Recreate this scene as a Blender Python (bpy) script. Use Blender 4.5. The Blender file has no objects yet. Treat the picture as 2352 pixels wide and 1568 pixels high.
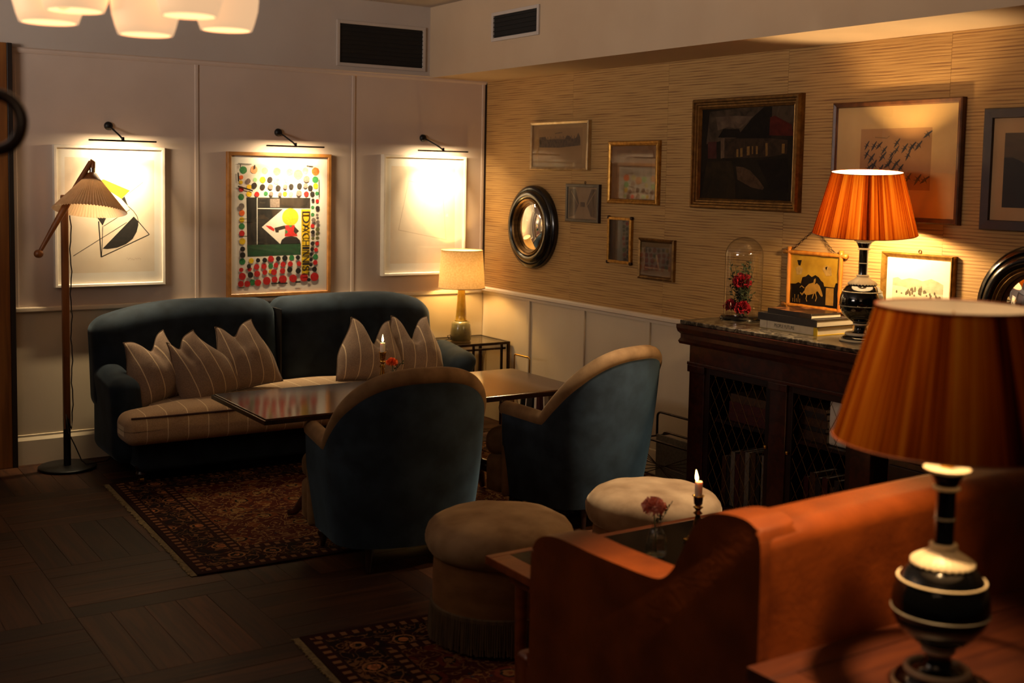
import bpy, bmesh, math, random
from math import sin, cos, pi, radians as R, sqrt, exp
from mathutils import Vector, Matrix, noise as mnoise

# ------------------------------------------------------------------ camera, world, lights, exposure
S = bpy.context.scene
COL = S.collection
BY, RX = 7.413, 4.5853            # back wall plane (y) and right wall plane (x)

cam = bpy.data.cameras.new('camera')
cam.sensor_width = 36.0
cam.lens = 2710.61 / 2352 * 36
cam.shift_y = (628.78 - 784) / 2352
cam.clip_start = 0.05
cam.dof.use_dof = True
cam.dof.focus_distance = 6.2
cam.dof.aperture_fstop = 2.4
cam_ob = bpy.data.objects.new('camera', cam)
COL.objects.link(cam_ob)
yaw, pitch, roll = R(-33.1508), R(-4.6864), R(1.0941)
fw = Vector((-sin(yaw) * cos(pitch), cos(yaw) * cos(pitch), sin(pitch)))
r0 = Vector((cos(yaw), sin(yaw), 0))
u0 = r0.cross(fw)
rt = r0 * cos(roll) + u0 * sin(roll)
up = -r0 * sin(roll) + u0 * cos(roll)
cam_ob.matrix_world = Matrix(((rt.x, up.x, -fw.x, 0), (rt.y, up.y, -fw.y, 0), (rt.z, up.z, -fw.z, 1.7725), (0, 0, 0, 1)))
S.camera = cam_ob

S.view_settings.view_transform = 'Standard'
S.view_settings.look = 'None'
S.view_settings.gamma = 1
S.view_settings.exposure = 0.0
S.view_settings.use_curve_mapping = False
S.cycles.sample_clamp_indirect = 4.0
S.cycles.max_bounces = 8
S.cycles.transparent_max_bounces = 12
S.cycles.caustics_reflective = False
S.cycles.caustics_refractive = False

W = bpy.data.worlds.new('world')
S.world = W
W.use_nodes = True
W.node_tree.nodes['Background'].inputs[0].default_value = (1.0, 0.72, 0.52, 1)
W.node_tree.nodes['Background'].inputs[1].default_value = 0.010

WARM = (1.0, 0.60, 0.24)
PIC = (1.0, 0.76, 0.44)


def light(name, kind, loc, power, color, size=0.03, size_y=None, rot=None, spread=None):
    l = bpy.data.lights.new(name, kind)
    l.energy = power
    l.color = color
    if kind == 'AREA':
        l.shape = 'RECTANGLE'
        l.size = size
        l.size_y = size_y or size
        if spread: l.spread = spread
    else:
        l.shadow_soft_size = size
    o = bpy.data.objects.new(name, l)
    o.location = loc
    if rot: o.rotation_euler = rot
    COL.objects.link(o)
    return o


# picture lights (LED bars), the three on the back wall
for px in (1.935, 3.045, 4.155):
    light('picture_lamp_wide', 'AREA', (px, BY - 0.135, 1.936), 4.2, PIC, 0.36, 0.014, (R(22), 0, 0))
    light('picture_lamp_beam', 'AREA', (px, BY - 0.140, 1.936), 6.0, PIC, 0.36, 0.014, (R(8), 0, 0), R(66))
# added area fills standing in for light from the unseen rest of the lounge
light('ambient_fill', 'AREA', (-2.4, 4.2, 2.3), 150, (1.0, 0.84, 0.72), 1.6, 1.0, (R(134), 0, R(-75)), R(125))
light('ambient_fill', 'AREA', (-0.6, 0.2, 2.3), 12, (1.0, 0.64, 0.38), 1.2, 0.6, (R(150), 0, R(-35)))
light('corner_lamp_bulb', 'POINT', (4.276, 7.2, 1.07), 12, (1.0, 0.58, 0.17), 0.035)
light('sideboard_lamp_bulb', 'POINT', (4.30, 3.64, 1.61), 58.0, (1.0, 0.66, 0.31), 0.04)
light('table_lamp_bulb', 'POINT', (2.088, 1.525, 1.35), 0.9, (1.0, 0.60, 0.26), 0.04)
light('floor_lamp_bulb', 'POINT', (1.705, 7.10, 1.64), 0.28, (1.0, 0.66, 0.30), 0.025)
light('candle_glow', 'POINT', (2.781, 5.479, 0.93), 0.55, (1.0, 0.55, 0.22), 0.012)
light('candle_glow', 'POINT', (2.800, 3.056, 0.765), 0.6, (1.0, 0.55, 0.22), 0.012)


# two recessed ceiling spots out of frame: over the poufs, and over the leather bench
def spot(loc, aim, power, color, angle, blend):
    o = light('ceiling_spot', 'SPOT', loc, power, color, 0.06)
    o.data.spot_size = R(angle)
    o.data.spot_blend = blend
    o.rotation_euler = (Vector(aim) - Vector(loc)).to_track_quat('-Z', 'Y').to_euler()


spot((4.02, 3.78, 2.93), (3.46, 4.04, 0.4), 430, (1.0, 0.82, 0.58), 38, 0.6)
spot((1.93, 1.57, 2.93), (2.02, 1.88, 0.95), 620, (1.0, 0.60, 0.26), 34, 0.9)

# ------------------------------------------------------------------ material helpers
MATS = {}


def new_mat(name):
    m = bpy.data.materials.new(name)
    m.use_nodes = True
    nt = m.node_tree
    return m, nt, nt.nodes, nt.links, nt.nodes['Principled BSDF']


def lin(c):
    if isinstance(c, str):
        c = c.lstrip('#')
        v = [int(c[i:i + 2], 16) / 255 for i in (0, 2, 4)]
        v = [x / 12.92 if x <= 0.04045 else ((x + 0.055) / 1.055) ** 2.4 for x in v]
        return (*v, 1)
    return (*c, 1) if len(c) == 3 else tuple(c)


def ramp(nd, stops, interp='LINEAR'):
    n = nd.new('ShaderNodeValToRGB')
    cr = n.color_ramp
    cr.interpolation = interp
    while len(cr.elements) < len(stops): cr.elements.new(0.5)
    for e, (p, c) in zip(cr.elements, stops):
        e.position = p
        e.color = lin(c)
    return n


def pm(name, c1, c2=None, rough=0.6, metal=0.0, scale=(20, 20, 20), detail=4, bump=0.0, bscale=None, sheen=0.0, coat=0.0, spec=0.5, lo=0.35, hi=0.65, objrand=0.0, distort=0.0, sheen_tint=None):
    """principled material with a noise-mixed colour and optional noise bump"""
    if name in MATS: return MATS[name]
    m, nt, nd, lk, bs = new_mat(name)
    tc = nd.new('ShaderNodeTexCoord')
    mp = nd.new('ShaderNodeMapping')
    mp.inputs['Scale'].default_value = scale
    lk.new(tc.outputs['Object'], mp.inputs[0])
    nz = nd.new('ShaderNodeTexNoise')
    nz.inputs['Scale'].default_value = 1.0
    nz.inputs['Detail'].default_value = detail
    nz.inputs['Distortion'].default_value = distort
    lk.new(mp.outputs[0], nz.inputs['Vector'])
    rp = ramp(nd, [(lo, c1), (hi, c2 or c1)])
    lk.new(nz.outputs['Fac'], rp.inputs[0])
    colout = rp.outputs[0]
    if objrand:
        oi = nd.new('ShaderNodeObjectInfo')
        mr = nd.new('ShaderNodeMapRange')
        mr.inputs['To Min'].default_value = 1 - objrand
        mr.inputs['To Max'].default_value = 1 + objrand
        lk.new(oi.outputs['Random'], mr.inputs[0])
        mx = nd.new('ShaderNodeVectorMath'); mx.operation = 'SCALE'
        lk.new(colout, mx.inputs[0]); lk.new(mr.outputs[0], mx.inputs['Scale'])
        colout = mx.outputs[0]
        # shift grain per object
        ad = nd.new('ShaderNodeVectorMath'); ad.operation = 'ADD'
        sc = nd.new('ShaderNodeVectorMath'); sc.operation = 'SCALE'; sc.inputs['Scale'].default_value = 37
        cx = nd.new('ShaderNodeCombineXYZ')
        for i in range(3): lk.new(oi.outputs['Random'], cx.inputs[i])
        lk.new(cx.outputs[0], sc.inputs[0]); lk.new(mp.outputs[0], ad.inputs[0]); lk.new(sc.outputs[0], ad.inputs[1])
        lk.new(ad.outputs[0], nz.inputs['Vector'])
    lk.new(colout, bs.inputs['Base Color'])
    bs.inputs['Roughness'].default_value = rough
    bs.inputs['Metallic'].default_value = metal
    bs.inputs['Specular IOR Level'].default_value = spec
    if sheen:
        bs.inputs['Sheen Weight'].default_value = sheen
        bs.inputs['Sheen Roughness'].default_value = 0.35
        if sheen_tint: bs.inputs['Sheen Tint'].default_value = lin(sheen_tint)
    if coat:
        bs.inputs['Coat Weight'].default_value = coat
        bs.inputs['Coat Roughness'].default_value = 0.08
    if bump:
        n2 = nd.new('ShaderNodeTexNoise')
        n2.inputs['Scale'].default_value = bscale or 200
        n2.inputs['Detail'].default_value = 3
        lk.new(tc.outputs['Object'], n2.inputs['Vector'])
        b = nd.new('ShaderNodeBump')
        b.inputs['Strength'].default_value = bump
        b.inputs['Distance'].default_value = 0.004
        lk.new(n2.outputs['Fac'], b.inputs['Height'])
        lk.new(b.outputs[0], bs.inputs['Normal'])
    MATS[name] = m
    return m


def glassy(name, tint=(1, 1, 1), rough=0.0, ior=1.5, boost=1.0, edge=1.0):
    """thin clear pane: transparent with a Fresnel reflection"""
    if name in MATS: return MATS[name]
    m, nt, nd, lk, bs = new_mat(name)
    nd.remove(bs)
    tr = nd.new('ShaderNodeBsdfTransparent')
    gl = nd.new('ShaderNodeBsdfGlossy'); gl.inputs['Roughness'].default_value = rough
    # Schlick reflectance of a thin pane, the same from both sides
    lw = nd.new('ShaderNodeLayerWeight'); lw.inputs['Blend'].default_value = 0.5
    pw_ = nd.new('ShaderNodeMath'); pw_.operation = 'POWER'; pw_.inputs[1].default_value = 5
    lk.new(lw.outputs['Facing'], pw_.inputs[0])
    p3 = nd.new('ShaderNodeMath'); p3.operation = 'POWER'; p3.inputs[1].default_value = 3
    lk.new(lw.outputs['Facing'], p3.inputs[0])
    tm = nd.new('ShaderNodeMix'); tm.data_type = 'RGBA'
    tm.inputs['A'].default_value = lin(tint); tm.inputs['B'].default_value = lin(tuple(c * edge for c in tint[:3]))
    lk.new(p3.outputs[0], tm.inputs['Factor']); lk.new(tm.outputs['Result'], tr.inputs[0])
    r0_ = ((ior - 1) / (ior + 1)) ** 2 * boost
    ml = nd.new('ShaderNodeMath'); ml.operation = 'MULTIPLY_ADD'; ml.inputs[1].default_value = 1 - r0_; ml.inputs[2].default_value = r0_; ml.use_clamp = True
    lk.new(pw_.outputs[0], ml.inputs[0])
    mx = nd.new('ShaderNodeMixShader')
    lk.new(ml.outputs[0], mx.inputs[0]); lk.new(tr.outputs[0], mx.inputs[1]); lk.new(gl.outputs[0], mx.inputs[2])
    lk.new(mx.outputs[0], nd['Material Output'].inputs[0])
    MATS[name] = m
    return m


def emit(name, color, strength):
    if name in MATS: return MATS[name]
    m, nt, nd, lk, bs = new_mat(name)
    bs.inputs['Base Color'].default_value = lin(color)
    bs.inputs['Emission Color'].default_value = lin(color)
    bs.inputs['Emission Strength'].default_value = strength
    MATS[name] = m
    return m


def striped(name, base1, base2, line, spacing, width, offset=0.0, axis=0):
    """woven cloth with thin pinstripes along one object axis"""
    if name in MATS: return MATS[name]
    m, nt, nd, lk, bs = new_mat(name)
    tc = nd.new('ShaderNodeTexCoord')
    sp = nd.new('ShaderNodeSeparateXYZ'); lk.new(tc.outputs['Object'], sp.inputs[0])
    a = nd.new('ShaderNodeMath'); a.operation = 'ADD'; a.inputs[1].default_value = 50 * spacing + offset
    lk.new(sp.outputs[axis], a.inputs[0])
    md = nd.new('ShaderNodeMath'); md.operation = 'MODULO'; md.inputs[1].default_value = spacing
    lk.new(a.outputs[0], md.inputs[0])
    lt = nd.new('ShaderNodeMath'); lt.operation = 'LESS_THAN'; lt.inputs[1].default_value = width
    lk.new(md.outputs[0], lt.inputs[0])
    nz = nd.new('ShaderNodeTexNoise'); nz.inputs['Scale'].default_value = 160; nz.inputs['Detail'].default_value = 3
    lk.new(tc.outputs['Object'], nz.inputs['Vector'])
    rp = ramp(nd, [(0.3, base1), (0.7, base2)])
    lk.new(nz.outputs['Fac'], rp.inputs[0])
    mx = nd.new('ShaderNodeMix'); mx.data_type = 'RGBA'
    lk.new(lt.outputs[0], mx.inputs['Factor']); lk.new(rp.outputs[0], mx.inputs['A']); mx.inputs['B'].default_value = lin(line)
    lk.new(mx.outputs['Result'], bs.inputs['Base Color'])
    bs.inputs['Roughness'].default_value = 0.9
    bs.inputs['Sheen Weight'].default_value = 0.15
    b = nd.new('ShaderNodeBump'); b.inputs['Strength'].default_value = 0.25; b.inputs['Distance'].default_value = 0.002
    lk.new(nz.outputs['Fac'], b.inputs['Height']); lk.new(b.outputs[0], bs.inputs['Normal'])
    MATS[name] = m
    return m


def shade_mat(name, stops, nscale, trans_gain, inner=(0.9, 0.86, 0.8), grain=False, outer=1.0, tpow=1.0):
    """lamp shade sheet: veneer or linen outside, white lining inside, lets light through"""
    if name in MATS: return MATS[name]
    m, nt, nd, lk, bs = new_mat(name)
    nd.remove(bs)
    tc = nd.new('ShaderNodeTexCoord')
    mp = nd.new('ShaderNodeMapping'); mp.inputs['Scale'].default_value = nscale
    lk.new(tc.outputs['Object'], mp.inputs[0])
    nz = nd.new('ShaderNodeTexNoise'); nz.inputs['Scale'].default_value = 1; nz.inputs['Detail'].default_value = 5; nz.inputs['Roughness'].default_value = 0.65
    lk.new(mp.outputs[0], nz.inputs['Vector'])
    if grain:
        # grain follows the cone: angle around the axis and a slow change with height
        sp = nd.new('ShaderNodeSeparateXYZ'); lk.new(tc.outputs['Object'], sp.inputs[0])
        nv = nd.new('ShaderNodeVectorMath'); nv.operation = 'MULTIPLY'; nv.inputs[1].default_value = (1, 1, 0); lk.new(tc.outputs['Object'], nv.inputs[0])
        nn = nd.new('ShaderNodeVectorMath'); nn.operation = 'NORMALIZE'; lk.new(nv.outputs[0], nn.inputs[0])
        hz = nd.new('ShaderNodeCombineXYZ'); lk.new(sp.outputs[2], hz.inputs[2])
        ad_ = nd.new('ShaderNodeVectorMath'); ad_.operation = 'ADD'; lk.new(nn.outputs[0], ad_.inputs[0]); lk.new(hz.outputs[0], ad_.inputs[1])
        mp.inputs['Scale'].default_value = (26, 26, 1.6)
        lk.new(ad_.outputs[0], mp.inputs[0])
        nz.inputs['Detail'].default_value = 2.5
        nz.inputs['Distortion'].default_value = 0.3
        n2 = nd.new('ShaderNodeTexNoise'); n2.inputs['Scale'].default_value = 1; n2.inputs['Detail'].default_value = 2
        mp2 = nd.new('ShaderNodeMapping'); mp2.inputs['Scale'].default_value = (5, 5, 0.8); lk.new(ad_.outputs[0], mp2.inputs[0]); lk.new(mp2.outputs[0], n2.inputs['Vector'])
        av = nd.new('ShaderNodeMath'); av.operation = 'MULTIPLY_ADD'; av.inputs[1].default_value = 0.55; lk.new(n2.outputs['Fac'], av.inputs[0])
        hf = nd.new('ShaderNodeMath'); hf.operation = 'MULTIPLY'; hf.inputs[1].default_value = 0.45; lk.new(nz.outputs['Fac'], hf.inputs[0])
        lk.new(hf.outputs[0], av.inputs[2])
        facout = av.outputs[0]
    else:
        facout = nz.outputs['Fac']
    rp = ramp(nd, stops)
    lk.new(facout, rp.inputs[0])
    geo = nd.new('ShaderNodeNewGeometry')
    mx = nd.new('ShaderNodeMix'); mx.data_type = 'RGBA'
    lk.new(geo.outputs['Backfacing'], mx.inputs['Factor']); oc = nd.new('ShaderNodeVectorMath'); oc.operation = 'SCALE'; oc.inputs['Scale'].default_value = outer
    lk.new(rp.outputs[0], oc.inputs[0])
    lk.new(oc.outputs[0], mx.inputs['A']); mx.inputs['B'].default_value = lin(inner)
    df = nd.new('ShaderNodeBsdfDiffuse'); lk.new(mx.outputs['Result'], df.inputs[0])
    tl = nd.new('ShaderNodeBsdfTranslucent')
    gn = nd.new('ShaderNodeVectorMath'); gn.operation = 'SCALE'; gn.inputs['Scale'].default_value = trans_gain
    gm = nd.new('ShaderNodeGamma'); gm.inputs['Gamma'].default_value = tpow
    lk.new(rp.outputs[0], gm.inputs[0])
    lk.new(gm.outputs[0], gn.inputs[0]); lk.new(gn.outputs[0], tl.inputs[0])
    ad = nd.new('ShaderNodeAddShader'); lk.new(df.outputs[0], ad.inputs[0]); lk.new(tl.outputs[0], ad.inputs[1])
    lk.new(ad.outputs[0], nd['Material Output'].inputs[0])
    MATS[name] = m
    return m


# ------------------------------------------------------------------ mesh helpers
def link(name, me, mats, parent=None, loc=(0, 0, 0), rot=(0, 0, 0), smooth=False, angle=None):
    o = bpy.data.objects.new(name, me)
    COL.objects.link(o)
    if mats is not None:
        for m in (mats if isinstance(mats, (list, tuple)) else [mats]): me.materials.append(m)
    o.location = loc
    o.rotation_euler = rot
    if parent: o.parent = parent
    if smooth:
        me.polygons.foreach_set('use_smooth', [True] * len(me.polygons))
        if angle: me.set_sharp_from_angle(angle=R(angle))
    return o


def obj(name, bm, mats, parent=None, loc=(0, 0, 0), rot=(0, 0, 0), smooth=False, angle=None):
    me = bpy.data.meshes.new(name)
    bmesh.ops.recalc_face_normals(bm, faces=bm.faces[:])
    bm.to_mesh(me)
    bm.free()
    return link(name, me, mats, parent, loc, rot, smooth, angle)


def thing(name, label, cat, loc=(0, 0, 0), rotz=0, group=None):
    o = bpy.data.objects.new(name, None)
    COL.objects.link(o)
    o.empty_display_size = 0.1
    o.location = loc
    o.rotation_euler = (0, 0, rotz)
    tag(o, label, cat, group)
    return o


def tag(o, label, cat, group=None):
    o['label'] = label
    o['category'] = cat
    if group: o['group'] = group
    return o


def struct(o):
    o['kind'] = 'structure'
    return o


def stuff(o):
    o['kind'] = 'stuff'
    return o


def dup(root, loc, rotz, label, group=None):
    r = root.copy(); COL.objects.link(r)
    r.location = loc; r.rotation_euler = (0, 0, rotz); r['label'] = label
    if group: r['group'] = group
    for ch in list(root.children):
        c = ch.copy(); COL.objects.link(c); c.parent = r
        for g in ch.children:
            d = g.copy(); COL.objects.link(d); d.parent = c
    return r


def box(bm, x0, x1, y0, y1, z0, z1, bev=0.0, mi=0):
    vs = [bm.verts.new((x, y, z)) for x in (x0, x1) for y in (y0, y1) for z in (z0, z1)]
    f = [(0, 1, 3, 2), (4, 6, 7, 5), (0, 4, 5, 1), (2, 3, 7, 6), (0, 2, 6, 4), (1, 5, 7, 3)]
    fs = [bm.faces.new([vs[i] for i in q]) for q in f]
    for q in fs: q.material_index = mi
    if bev:
        ed = list({e for q in fs for e in q.edges})
        bmesh.ops.bevel(bm, geom=ed, offset=bev, segments=2, affect='EDGES', profile=0.5)
    return fs


def B(*a, bev=0.0):
    bm = bmesh.new()
    box(bm, *a, bev=bev)
    return bm


def lathe(bm, prof, n=40, cx=0, cy=0, ripple=None, cap=False, mi=0):
    rings = []
    for k, (r, z) in enumerate(prof):
        ring = []
        for i in range(n):
            a = 2 * pi * i / n
            rr, zz = r, z
            if ripple: rr, zz = ripple(k, a, r, z)
            ring.append(bm.verts.new((cx + rr * cos(a), cy + rr * sin(a), zz)))
        rings.append(ring)
    for k in range(len(rings) - 1):
        for i in range(n):
            j = (i + 1) % n
            f = bm.faces.new((rings[k][i], rings[k][j], rings[k + 1][j], rings[k + 1][i])); f.material_index = mi
    if cap:
        for ring in (rings[0], rings[-1]):
            try: bm.faces.new(ring).material_index = mi
            except ValueError: pass
    return rings


def L(prof, n=40, **k):
    bm = bmesh.new()
    lathe(bm, prof, n, **k)
    return bm


def tube(bm, pts, r, n=8, closed=False, taper=None):
    pts = [Vector(p) for p in pts]
    m = len(pts)
    rings = []
    prev = None
    for i, p in enumerate(pts):
        a = pts[(i - 1) % m] if (closed or i > 0) else p
        b = pts[(i + 1) % m] if (closed or i < m - 1) else p
        t = (b - a).normalized()
        if prev is None:
            ref = Vector((0, 0, 1)) if abs(t.z) < 0.9 else Vector((1, 0, 0))
            u = t.cross(ref).normalized()
        else:
            u = (prev - t * prev.dot(t)).normalized()
        prev = u
        w = t.cross(u)
        rr = taper[i] if taper else r
        rings.append([bm.verts.new(p + (u * cos(2 * pi * k / n) + w * sin(2 * pi * k / n)) * rr) for k in range(n)])
    for i in range(m if closed else m - 1):
        A, Bq = rings[i], rings[(i + 1) % m]
        for k in range(n):
            bm.faces.new((A[k], A[(k + 1) % n], Bq[(k + 1) % n], Bq[k]))
    if not closed:
        bm.faces.new(rings[0][::-1]); bm.faces.new(rings[-1])


def T(pts, r, n=8, closed=False, taper=None):
    bm = bmesh.new()
    tube(bm, pts, r, n, closed, taper)
    return bm


def prism(bm, poly, axis, a, b, mi=0):
    """extrude a 2-D outline (list of pairs) along axis from a to b"""
    def P(u, v, w):
        return {0: (w, u, v), 1: (u, w, v), 2: (u, v, w)}[axis]
    A = [bm.verts.new(P(u, v, a)) for u, v in poly]
    Bv = [bm.verts.new(P(u, v, b)) for u, v in poly]
    n = len(poly)
    fs = [bm.faces.new(A[::-1]), bm.faces.new(Bv)]
    for i in range(n):
        fs.append(bm.faces.new((A[i], A[(i + 1) % n], Bv[(i + 1) % n], Bv[i])))
    for f in fs: f.material_index = mi
    return fs


def soft(hx, hy, hz, r, deform=None, m=8, k=3):
    """rounded block, half sizes hx hy hz, corner radius r, with an optional per-vertex deform"""
    bm = bmesh.new()
    h = (hx, hy, hz)
    rr = min(r, hx, hy, hz)
    ax = []
    for q in h:
        inn = max(q - rr, 1e-4)
        arc = [inn + rr * math.tan(pi / 4 * i / k) for i in range(1, k + 1)]
        pos = [inn * (-1 + 2 * i / m) for i in range(m + 1)]
        ax.append([-a for a in reversed(arc)] + pos + arc)
    cache = {}

    def vert(p):
        key = tuple(round(c, 6) for c in p)
        if key in cache: return cache[key]
        inner = [max(-(h[i] - rr), min(h[i] - rr, p[i])) for i in range(3)]
        d = Vector([p[i] - inner[i] for i in range(3)])
        q = Vector(inner) + d.normalized() * rr if d.length > 1e-9 else Vector(p)
        if deform: q = Vector(deform(q))
        cache[key] = bm.verts.new(q)
        return cache[key]
    for a in range(3):
        b, c = (a + 1) % 3, (a + 2) % 3
        for s in (-1, 1):
            for i in range(len(ax[b]) - 1):
                for j in range(len(ax[c]) - 1):
                    q = []
                    for di, dj in ((0, 0), (1, 0), (1, 1), (0, 1)):
                        p = [0, 0, 0]
                        p[a] = s * h[a]; p[b] = ax[b][i + di]; p[c] = ax[c][j + dj]
                        q.append(vert(p))
                    if len(set(q)) == 4: bm.faces.new(q if s > 0 else q[::-1])
    return bm


def grid_surface(bm, rows):
    V = [[bm.verts.new(p) for p in row] for row in rows]
    for i in range(len(V) - 1):
        for j in range(len(V[i]) - 1):
            bm.faces.new((V[i][j], V[i][j + 1], V[i + 1][j + 1], V[i + 1][j]))
    return V


def sstep(t):
    t = max(0.0, min(1.0, t))
    return t * t * (3 - 2 * t)


rnd = random.Random(7)

# ------------------------------------------------------------------ materials
M_plaster = pm('plaster', '#B8ACA2', '#BDB2A8', 0.85, scale=(3, 3, 3), bump=0.04, bscale=60)
M_soffit = pm('soffit_paint', '#BCA386', '#C1A98C', 0.8, scale=(3, 3, 3), bump=0.03, bscale=60)
M_panel = pm('panel_paint', '#C4B2A4', '#CAB8AA', 0.62, scale=(4, 4, 4), bump=0.05, bscale=90)
M_trim = pm('trim_paint', '#D8C7AE', '#DDCDB6', 0.5, scale=(6, 6, 6))
M_wains = pm('wainscot_paint', '#CDBB9E', '#D2C1A5', 0.6, scale=(4, 4, 2), bump=0.05, bscale=90)
M_doorwood = pm('door_wood', '#6E4018', '#8C5824', 0.45, scale=(30, 30, 1.5), distort=0.6)
M_darkwood = pm('dark_wood', '#1A0C07', '#2B140B', 0.35, scale=(25, 25, 2.5), distort=0.5)
M_edgewood = pm('door_edge_wood', '#140A06', '#1E0F08', 0.5, scale=(25, 25, 2))
M_mahog = pm('mahogany', '#2A110A', '#451D10', 0.28, scale=(3, 26, 26), distort=0.8, coat=0.3)
M_tablewood = pm('polished_table_wood', '#42220F', '#523018', 0.12, scale=(2.0, 30, 30), distort=0.6, coat=0.6)
M_tableedge = pm('dark_table_edge', '#120806', '#1E0E0A', 0.2, scale=(3, 20, 20), coat=0.4)
M_oak = pm('oak_wood', '#6E3E1A', '#93592A', 0.4, scale=(30, 30, 2), distort=0.5)
M_honey = pm('honey_wood', '#6A2E0F', '#84421A', 0.35, scale=(2.5, 26, 26), distort=0.6, coat=0.2)
M_black = pm('black_metal', '#0B0A0A', '#121010', 0.45, metal=0.3, scale=(10, 10, 10))
M_bronze = pm('bronze_metal', '#2A1C12', '#3A281A', 0.38, metal=0.8, scale=(30, 30, 30))
M_brass = pm('brass', '#B98A3A', '#D2A552', 0.25, metal=1.0, scale=(30, 30, 30))
M_gold = pm('gilt', '#8E6426', '#B98A3E', 0.36, metal=0.75, scale=(40, 40, 40), bump=0.1, bscale=90)
M_gold_dark = pm('old_gilt', '#5E4220', '#7E5C2C', 0.38, metal=0.75, scale=(35, 35, 35), bump=0.15, bscale=80)
M_silver = pm('champagne_frame', '#B59C74', '#CDB68E', 0.28, metal=0.85, scale=(20, 20, 20))
M_chrome = pm('chrome', '#C8C4BC', '#D8D4CC', 0.15, metal=1.0, scale=(20, 20, 20))
M_whiteframe = pm('pale_frame', '#E2D8C8', '#EAE0D0', 0.35, scale=(20, 20, 20))
M_walnutframe = pm('walnut_frame', '#40230F', '#5C361A', 0.4, scale=(20, 20, 20), distort=0.4)
M_oakframe = pm('oak_frame', '#8A5A28', '#A56F36', 0.45, scale=(20, 20, 20), distort=0.4)
M_darkframe = pm('dark_frame', '#1E0E08', '#2A150C', 0.5, scale=(20, 20, 20))
M_mirrorblack = pm('ebonised_frame', '#070606', '#0E0C0B', 0.22, scale=(10, 10, 10), coat=0.3)
M_paper = pm('white_paper', '#EDE6DA', '#F1EBE0', 0.8, scale=(8, 8, 8))
M_print = pm('cream_print', '#E4D2BA', '#EBDCC6', 0.85, scale=(5, 5, 5))
M_pencil = pm('pencil_line', '#B49A80', None, 0.9)
M_ink = pm('ink_black', '#16120F', '#1E1916', 0.7, scale=(60, 60, 60))
M_inkgrey = pm('ink_grey', '#6E6058', '#85766C', 0.8, scale=(90, 90, 90))
M_inkred = pm('ink_red', '#B8161A', '#D0231F', 0.7, scale=(70, 70, 70))
M_inkorange = pm('ink_orange', '#E8581A', '#EE7A35', 0.7, scale=(70, 70, 70))
M_inkpeach = pm('ink_peach', '#EFA268', '#F2B380', 0.7, scale=(70, 70, 70))
M_inkyel = pm('ink_yellow', '#E3B40C', '#EBC422', 0.7, scale=(70, 70, 70))
M_inkpale = pm('ink_pale_yellow', '#EFDF86', '#F2E7A0', 0.7, scale=(70, 70, 70))
M_inkgreen = pm('ink_green', '#27703A', '#34884A', 0.7, scale=(70, 70, 70))
M_inklime = pm('ink_light_green', '#8CC27E', '#A6D298', 0.7, scale=(70, 70, 70))
M_inkdgreen = pm('ink_dark_green', '#12361C', '#1E4A28', 0.7, scale=(30, 30, 30))
M_inkolive = pm('ink_olive', '#56552E', '#66653A', 0.7, scale=(70, 70, 70))
M_inkpanel = pm('ink_washed_black', '#15120F', '#39322B', 0.6, scale=(25, 25, 8), lo=0.4, hi=0.75)
M_pane = glassy('picture_pane', (1, 1, 1), 0.0, 1.5, 2.0)
M_clear = glassy('clear_glass', (0.96, 0.97, 0.95), 0.05, 1.5, 3.0, 0.4)
M_tableglass = glassy('smoked_table_glass', (0.78, 0.72, 0.62), 0.02, 1.5, 1.5)
M_velvet = pm('blue_velvet', '#222B35', '#303E4C', 0.85, scale=(9, 9, 9), detail=6, sheen=0.6, spec=0.2, bump=0.15, bscale=420, sheen_tint='#7FA3B8')
M_sofavelvet = pm('teal_velvet', '#121A22', '#202B36', 0.85, scale=(8, 8, 8), detail=6, sheen=0.32, spec=0.2, bump=0.15, bscale=420, sheen_tint='#7C8C9A')
M_beige = pm('beige_velvet', '#6E5336', '#8B6C4A', 0.85, scale=(10, 10, 10), detail=5, sheen=0.45, spec=0.2, bump=0.12, bscale=420, sheen_tint='#D8B892')
M_poufbeige = pm('pouf_velvet', '#74593E', '#9C8060', 0.85, scale=(6, 6, 6), detail=5, sheen=0.5, spec=0.2, bump=0.12, bscale=420, sheen_tint='#D8B892')
M_poufside = pm('pouf_side_velvet', '#6B4628', '#7E5734', 0.9, scale=(8, 8, 20), detail=4, sheen=0.3, spec=0.2, bump=0.12, bscale=420, sheen_tint='#D8A070')
M_fringe = pm('bullion_fringe', '#46341F', '#5E482D', 0.9, scale=(60, 60, 8))
M_piping = pm('dark_piping', '#3A1E10', '#4A2816', 0.8, scale=(40, 40, 40))
M_seat = striped('striped_seat_cloth', '#9A7D5E', '#B39471', '#DCC6A0', 0.115, 0.005)
M_pillow = striped('striped_pillow_cloth', '#786252', '#907864', '#D2BA96', 0.082, 0.005, 0.03)
M_leather = pm('tan_leather', '#5E2A0C', '#7A3A12', 0.36, scale=(7, 7, 7), detail=6, bump=0.22, bscale=70, coat=0.12)
M_marble = pm('dark_marble', '#2A241C', '#8A7B64', 0.25, scale=(22, 22, 22), detail=8, distort=1.5, lo=0.45, hi=0.78)
M_ivory = pm('ivory_glaze', '#D9C7A4', '#E2D2B2', 0.4, scale=(20, 20, 20))
M_blackglaze = pm('black_glaze', '#050505', '#080808', 0.1, scale=(10, 10, 10), coat=0.5)
M_greyring = pm('grey_glaze', '#7A7468', '#8A8478', 0.4, scale=(20, 20, 20))
M_olive = pm('olive_glaze', '#6E6138', '#837447', 0.2, scale=(12, 12, 30), coat=0.6)
M_ochre = pm('ochre_glaze', '#8F6A18', '#A98024', 0.2, scale=(12, 12, 20), coat=0.6)
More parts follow.
